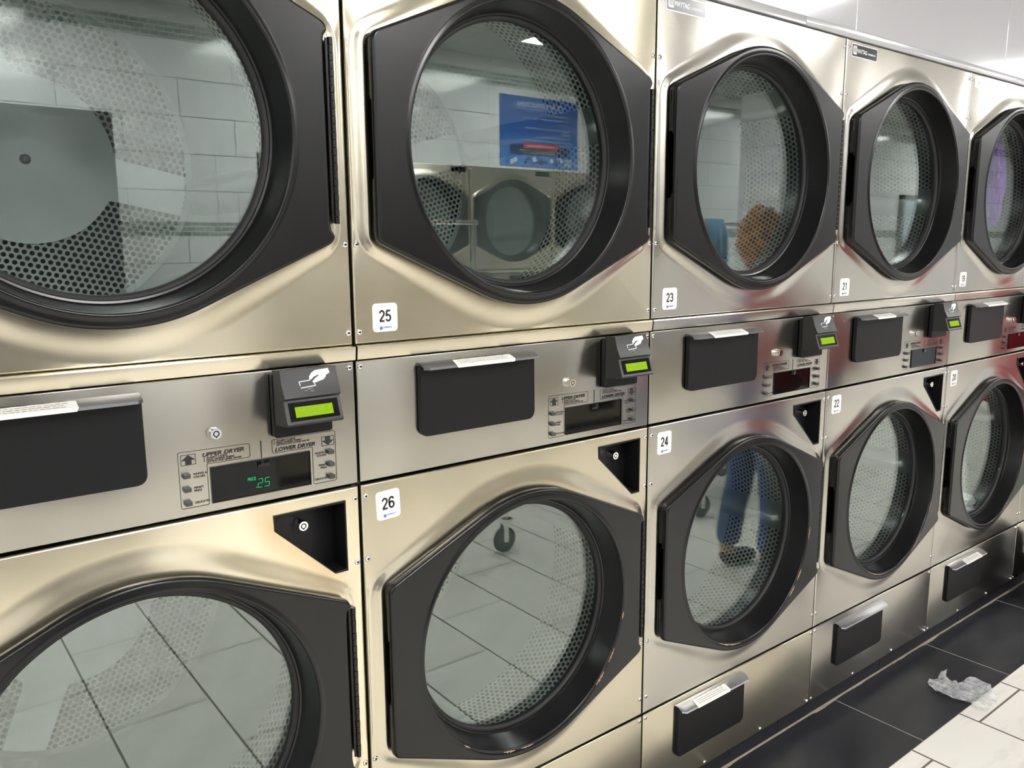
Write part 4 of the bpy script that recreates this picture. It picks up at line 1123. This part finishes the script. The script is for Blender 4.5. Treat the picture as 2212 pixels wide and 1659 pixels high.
# ------------------------------------------------------------------ the customer standing beside the machines (seen only mirrored in dryers 23 and 24)
M['skin'] = plain('skin', (.52, .30, .21), .55, 0, .4, 200, .2, .0005); M['denim'] = cloth_mat('blue_denim', (.022, .065, .22)); M['hoodie'] = cloth_mat('red_hoodie', (.33, .015, .03))
M['shoe'] = plain('black_shoe_leather', (.012, .012, .014), .4); M['eye'] = plain('eye_dark', (.02, .015, .01), .2)
def skin(name, chains, mat, parent, root=0, sub=2, loc=(0, 0, 0)):
    vs_, es, rad, idx = [], [], [], {}
    for ch in chains:
        prev = None
        for p in ch:
            k = tuple(round(c, 4) for c in p[:3])
            if k not in idx: idx[k] = len(vs_); vs_.append(k); rad.append(p[3:5] if len(p) > 4 else (p[3], p[3]))
            i = idx[k]
            if prev is not None: es.append((prev, i))
            prev = i
    me = bpy.data.meshes.new(name); me.from_pydata(vs_, es, []); o = bpy.data.objects.new(name, me); C.objects.link(o)
    o.parent = parent; o.location = loc
    sk = o.modifiers.new('skin', 'SKIN'); sk.use_smooth_shade = True; sk.branch_smoothing = .3
    for i, sv in enumerate(me.skin_vertices[0].data): sv.radius = rad[i]; sv.use_root = (i == root)
    ss = o.modifiers.new('sub', 'SUBSURF'); ss.levels = sub; ss.render_levels = sub
    # bake to a plain mesh
    bpy.context.view_layer.update()
    m2 = bpy.data.meshes.new_from_object(o.evaluated_get(bpy.context.evaluated_depsgraph_get()))
    o.modifiers.clear(); o.data = m2; m2.name = name; m2.materials.clear(); m2.materials.append(M[mat]); m2.polygons.foreach_set('use_smooth', [True]*len(m2.polygons))
    return o
def person(x, y, rot):
    t = thing('person', 'person with curly ginger hair, red hoodie and blue jeans, mirrored in dryers 23 and 24', 'person', (x, y, 0), rot)
    # faces +x in its own frame; left is +y
    legs, arms, hands = [], [], []
    for sd in (1, -1):
        st = .05*sd
        legs.append([(0, 0, .95, .115, .14), (0, .088*sd, .88, .088), (.02+st*.4, .095*sd, .50, .056), (.005+st, .10*sd, .30, .053), (-.03+st, .10*sd, .085, .038), (.03+st, .105*sd, .045, .036), (.13+st, .115*sd, .030, .034)])
        arms.append([(0, 0, 1.36, .09, .13), (-.01, .165*sd, 1.40, .058), (-.02, .205*sd, 1.26, .046), (.0, .225*sd, 1.12, .040), (.11, .215*sd, 1.00, .036), (.21, .185*sd, .955, .026), (.255, .175*sd, .945, .022, .036)])
        for k, (dy, ln, r_) in enumerate(((-.030, .075, .0085), (-.011, .085, .009), (.010, .080, .0088), (.030, .062, .008))):
            bx_, by_, bz_ = .275, (.175+0)*sd+dy, .942
            hands.append([(.255, .175*sd, .945, .022, .036), (bx_, by_, bz_, .012), (bx_+ln*.45, by_, bz_-.006-.002*k, r_), (bx_+ln*.78, by_, bz_-.022-.002*k, r_*.92), (bx_+ln*.92, by_, bz_-.040, r_*.8)])
        hands.append([(.255, .175*sd, .945, .022, .036), (.262, .175*sd-.036*sd, .936, .012), (.290, .175*sd-.050*sd, .924, .0105), (.312, .175*sd-.048*sd, .912, .009)])
    torso = [(0, 0, .95, .115, .14), (.01, 0, 1.08, .09, .12), (0, 0, 1.22, .095, .13), (0, 0, 1.36, .09, .13), (-.01, 0, 1.455, .055), (.005, 0, 1.515, .056), (.025, 0, 1.575, .088, .074), (.022, 0, 1.64, .095, .078), (.012, 0, 1.695, .075, .062)]
    b = skin('body', [torso]+legs+arms+hands, 'skin', t)
    # face
    bm = bmesh.new(); V = loft(bm, [[(.112, -.006, 1.600), (.112, .006, 1.600), (.108, 0, 1.606)], [(.132, -.013, 1.562), (.132, .013, 1.562), (.136, 0, 1.574)], [(.110, -.012, 1.556), (.110, .012, 1.556), (.112, 0, 1.552)]]); finish('nose', bm, 'skin', b, 80)
    for sd in (1, -1):
        bm = bmesh.new(); bmesh.ops.create_uvsphere(bm, u_segments=12, v_segments=8, radius=.012); finish('eye', bm, 'eye', b, 80, (.103, .031*sd, 1.606))
        bm = bmesh.new(); bmesh.ops.create_uvsphere(bm, u_segments=12, v_segments=8, radius=1); bmesh.ops.scale(bm, vec=(.016, .007, .030), verts=bm.verts); finish('ear', bm, 'skin', b, 80, (.015, .078*sd, 1.590))
    bm = bmesh.new(); bmesh.ops.create_uvsphere(bm, u_segments=12, v_segments=6, radius=1); bmesh.ops.scale(bm, vec=(.008, .024, .006), verts=bm.verts); M['lip'] = plain('lips', (.42, .12, .10), .5); finish('mouth', bm, 'lip', b, 80, (.108, 0, 1.535))
    # clothing
    skin('jeans', [[(0, 0, 1.00, .135, .160), (0, 0, .93, .135, .162)]]+[[(0, 0, .93, .135, .162), (0, .090*sd, .86, .100), (.02+.02*sd, .095*sd, .50, .072), (.005+.05*sd, .10*sd, .30, .068), (-.02+.05*sd, .10*sd, .10, .066)] for sd in (1, -1)], 'denim', t)
    skin('hoodie', [[(0, 0, .90, .175, .190), (0, 0, 1.08, .165, .185), (0, 0, 1.24, .165, .195), (0, 0, 1.37, .155, .195), (-.02, 0, 1.47, .105, .115)]]+[[(0, 0, 1.37, .155, .195), (-.01, .175*sd, 1.40, .092), (-.02, .215*sd, 1.26, .078), (.0, .235*sd, 1.11, .058), (.11, .222*sd, .995, .052), (.20, .190*sd, .958, .046)] for sd in (1, -1)], 'hoodie', t)
    for sd in (1, -1):
        skin('shoe', [[(-.055+.05*sd, .10*sd, .052, .042), (.0+.05*sd, .102*sd, .050, .045), (.09+.05*sd, .11*sd, .042, .044), (.165+.05*sd, .115*sd, .036, .034)]], 'shoe', t)
    from mathutils import noise as mn
    bm = bmesh.new(); bmesh.ops.create_icosphere(bm, subdivisions=5, radius=1.0)
    for v in bm.verts:
        p = v.co.copy(); r = 1 + .16*mn.noise(p*2.4) + .11*(1-abs(mn.noise(p*6+Vector((3, 1, 2))))*3)
        if p.x > .35 and p.z < .42: r *= .62
        v.co = Vector((p.x*r*.100, p.y*r*.104, p.z*r*.138))
    finish('hair', bm, 'c_orange', t, 80, (-.018, 0, 1.645))
    return t
pp = person(2.53, -.84, R(20)); pp.scale = (.97, .97, .965)
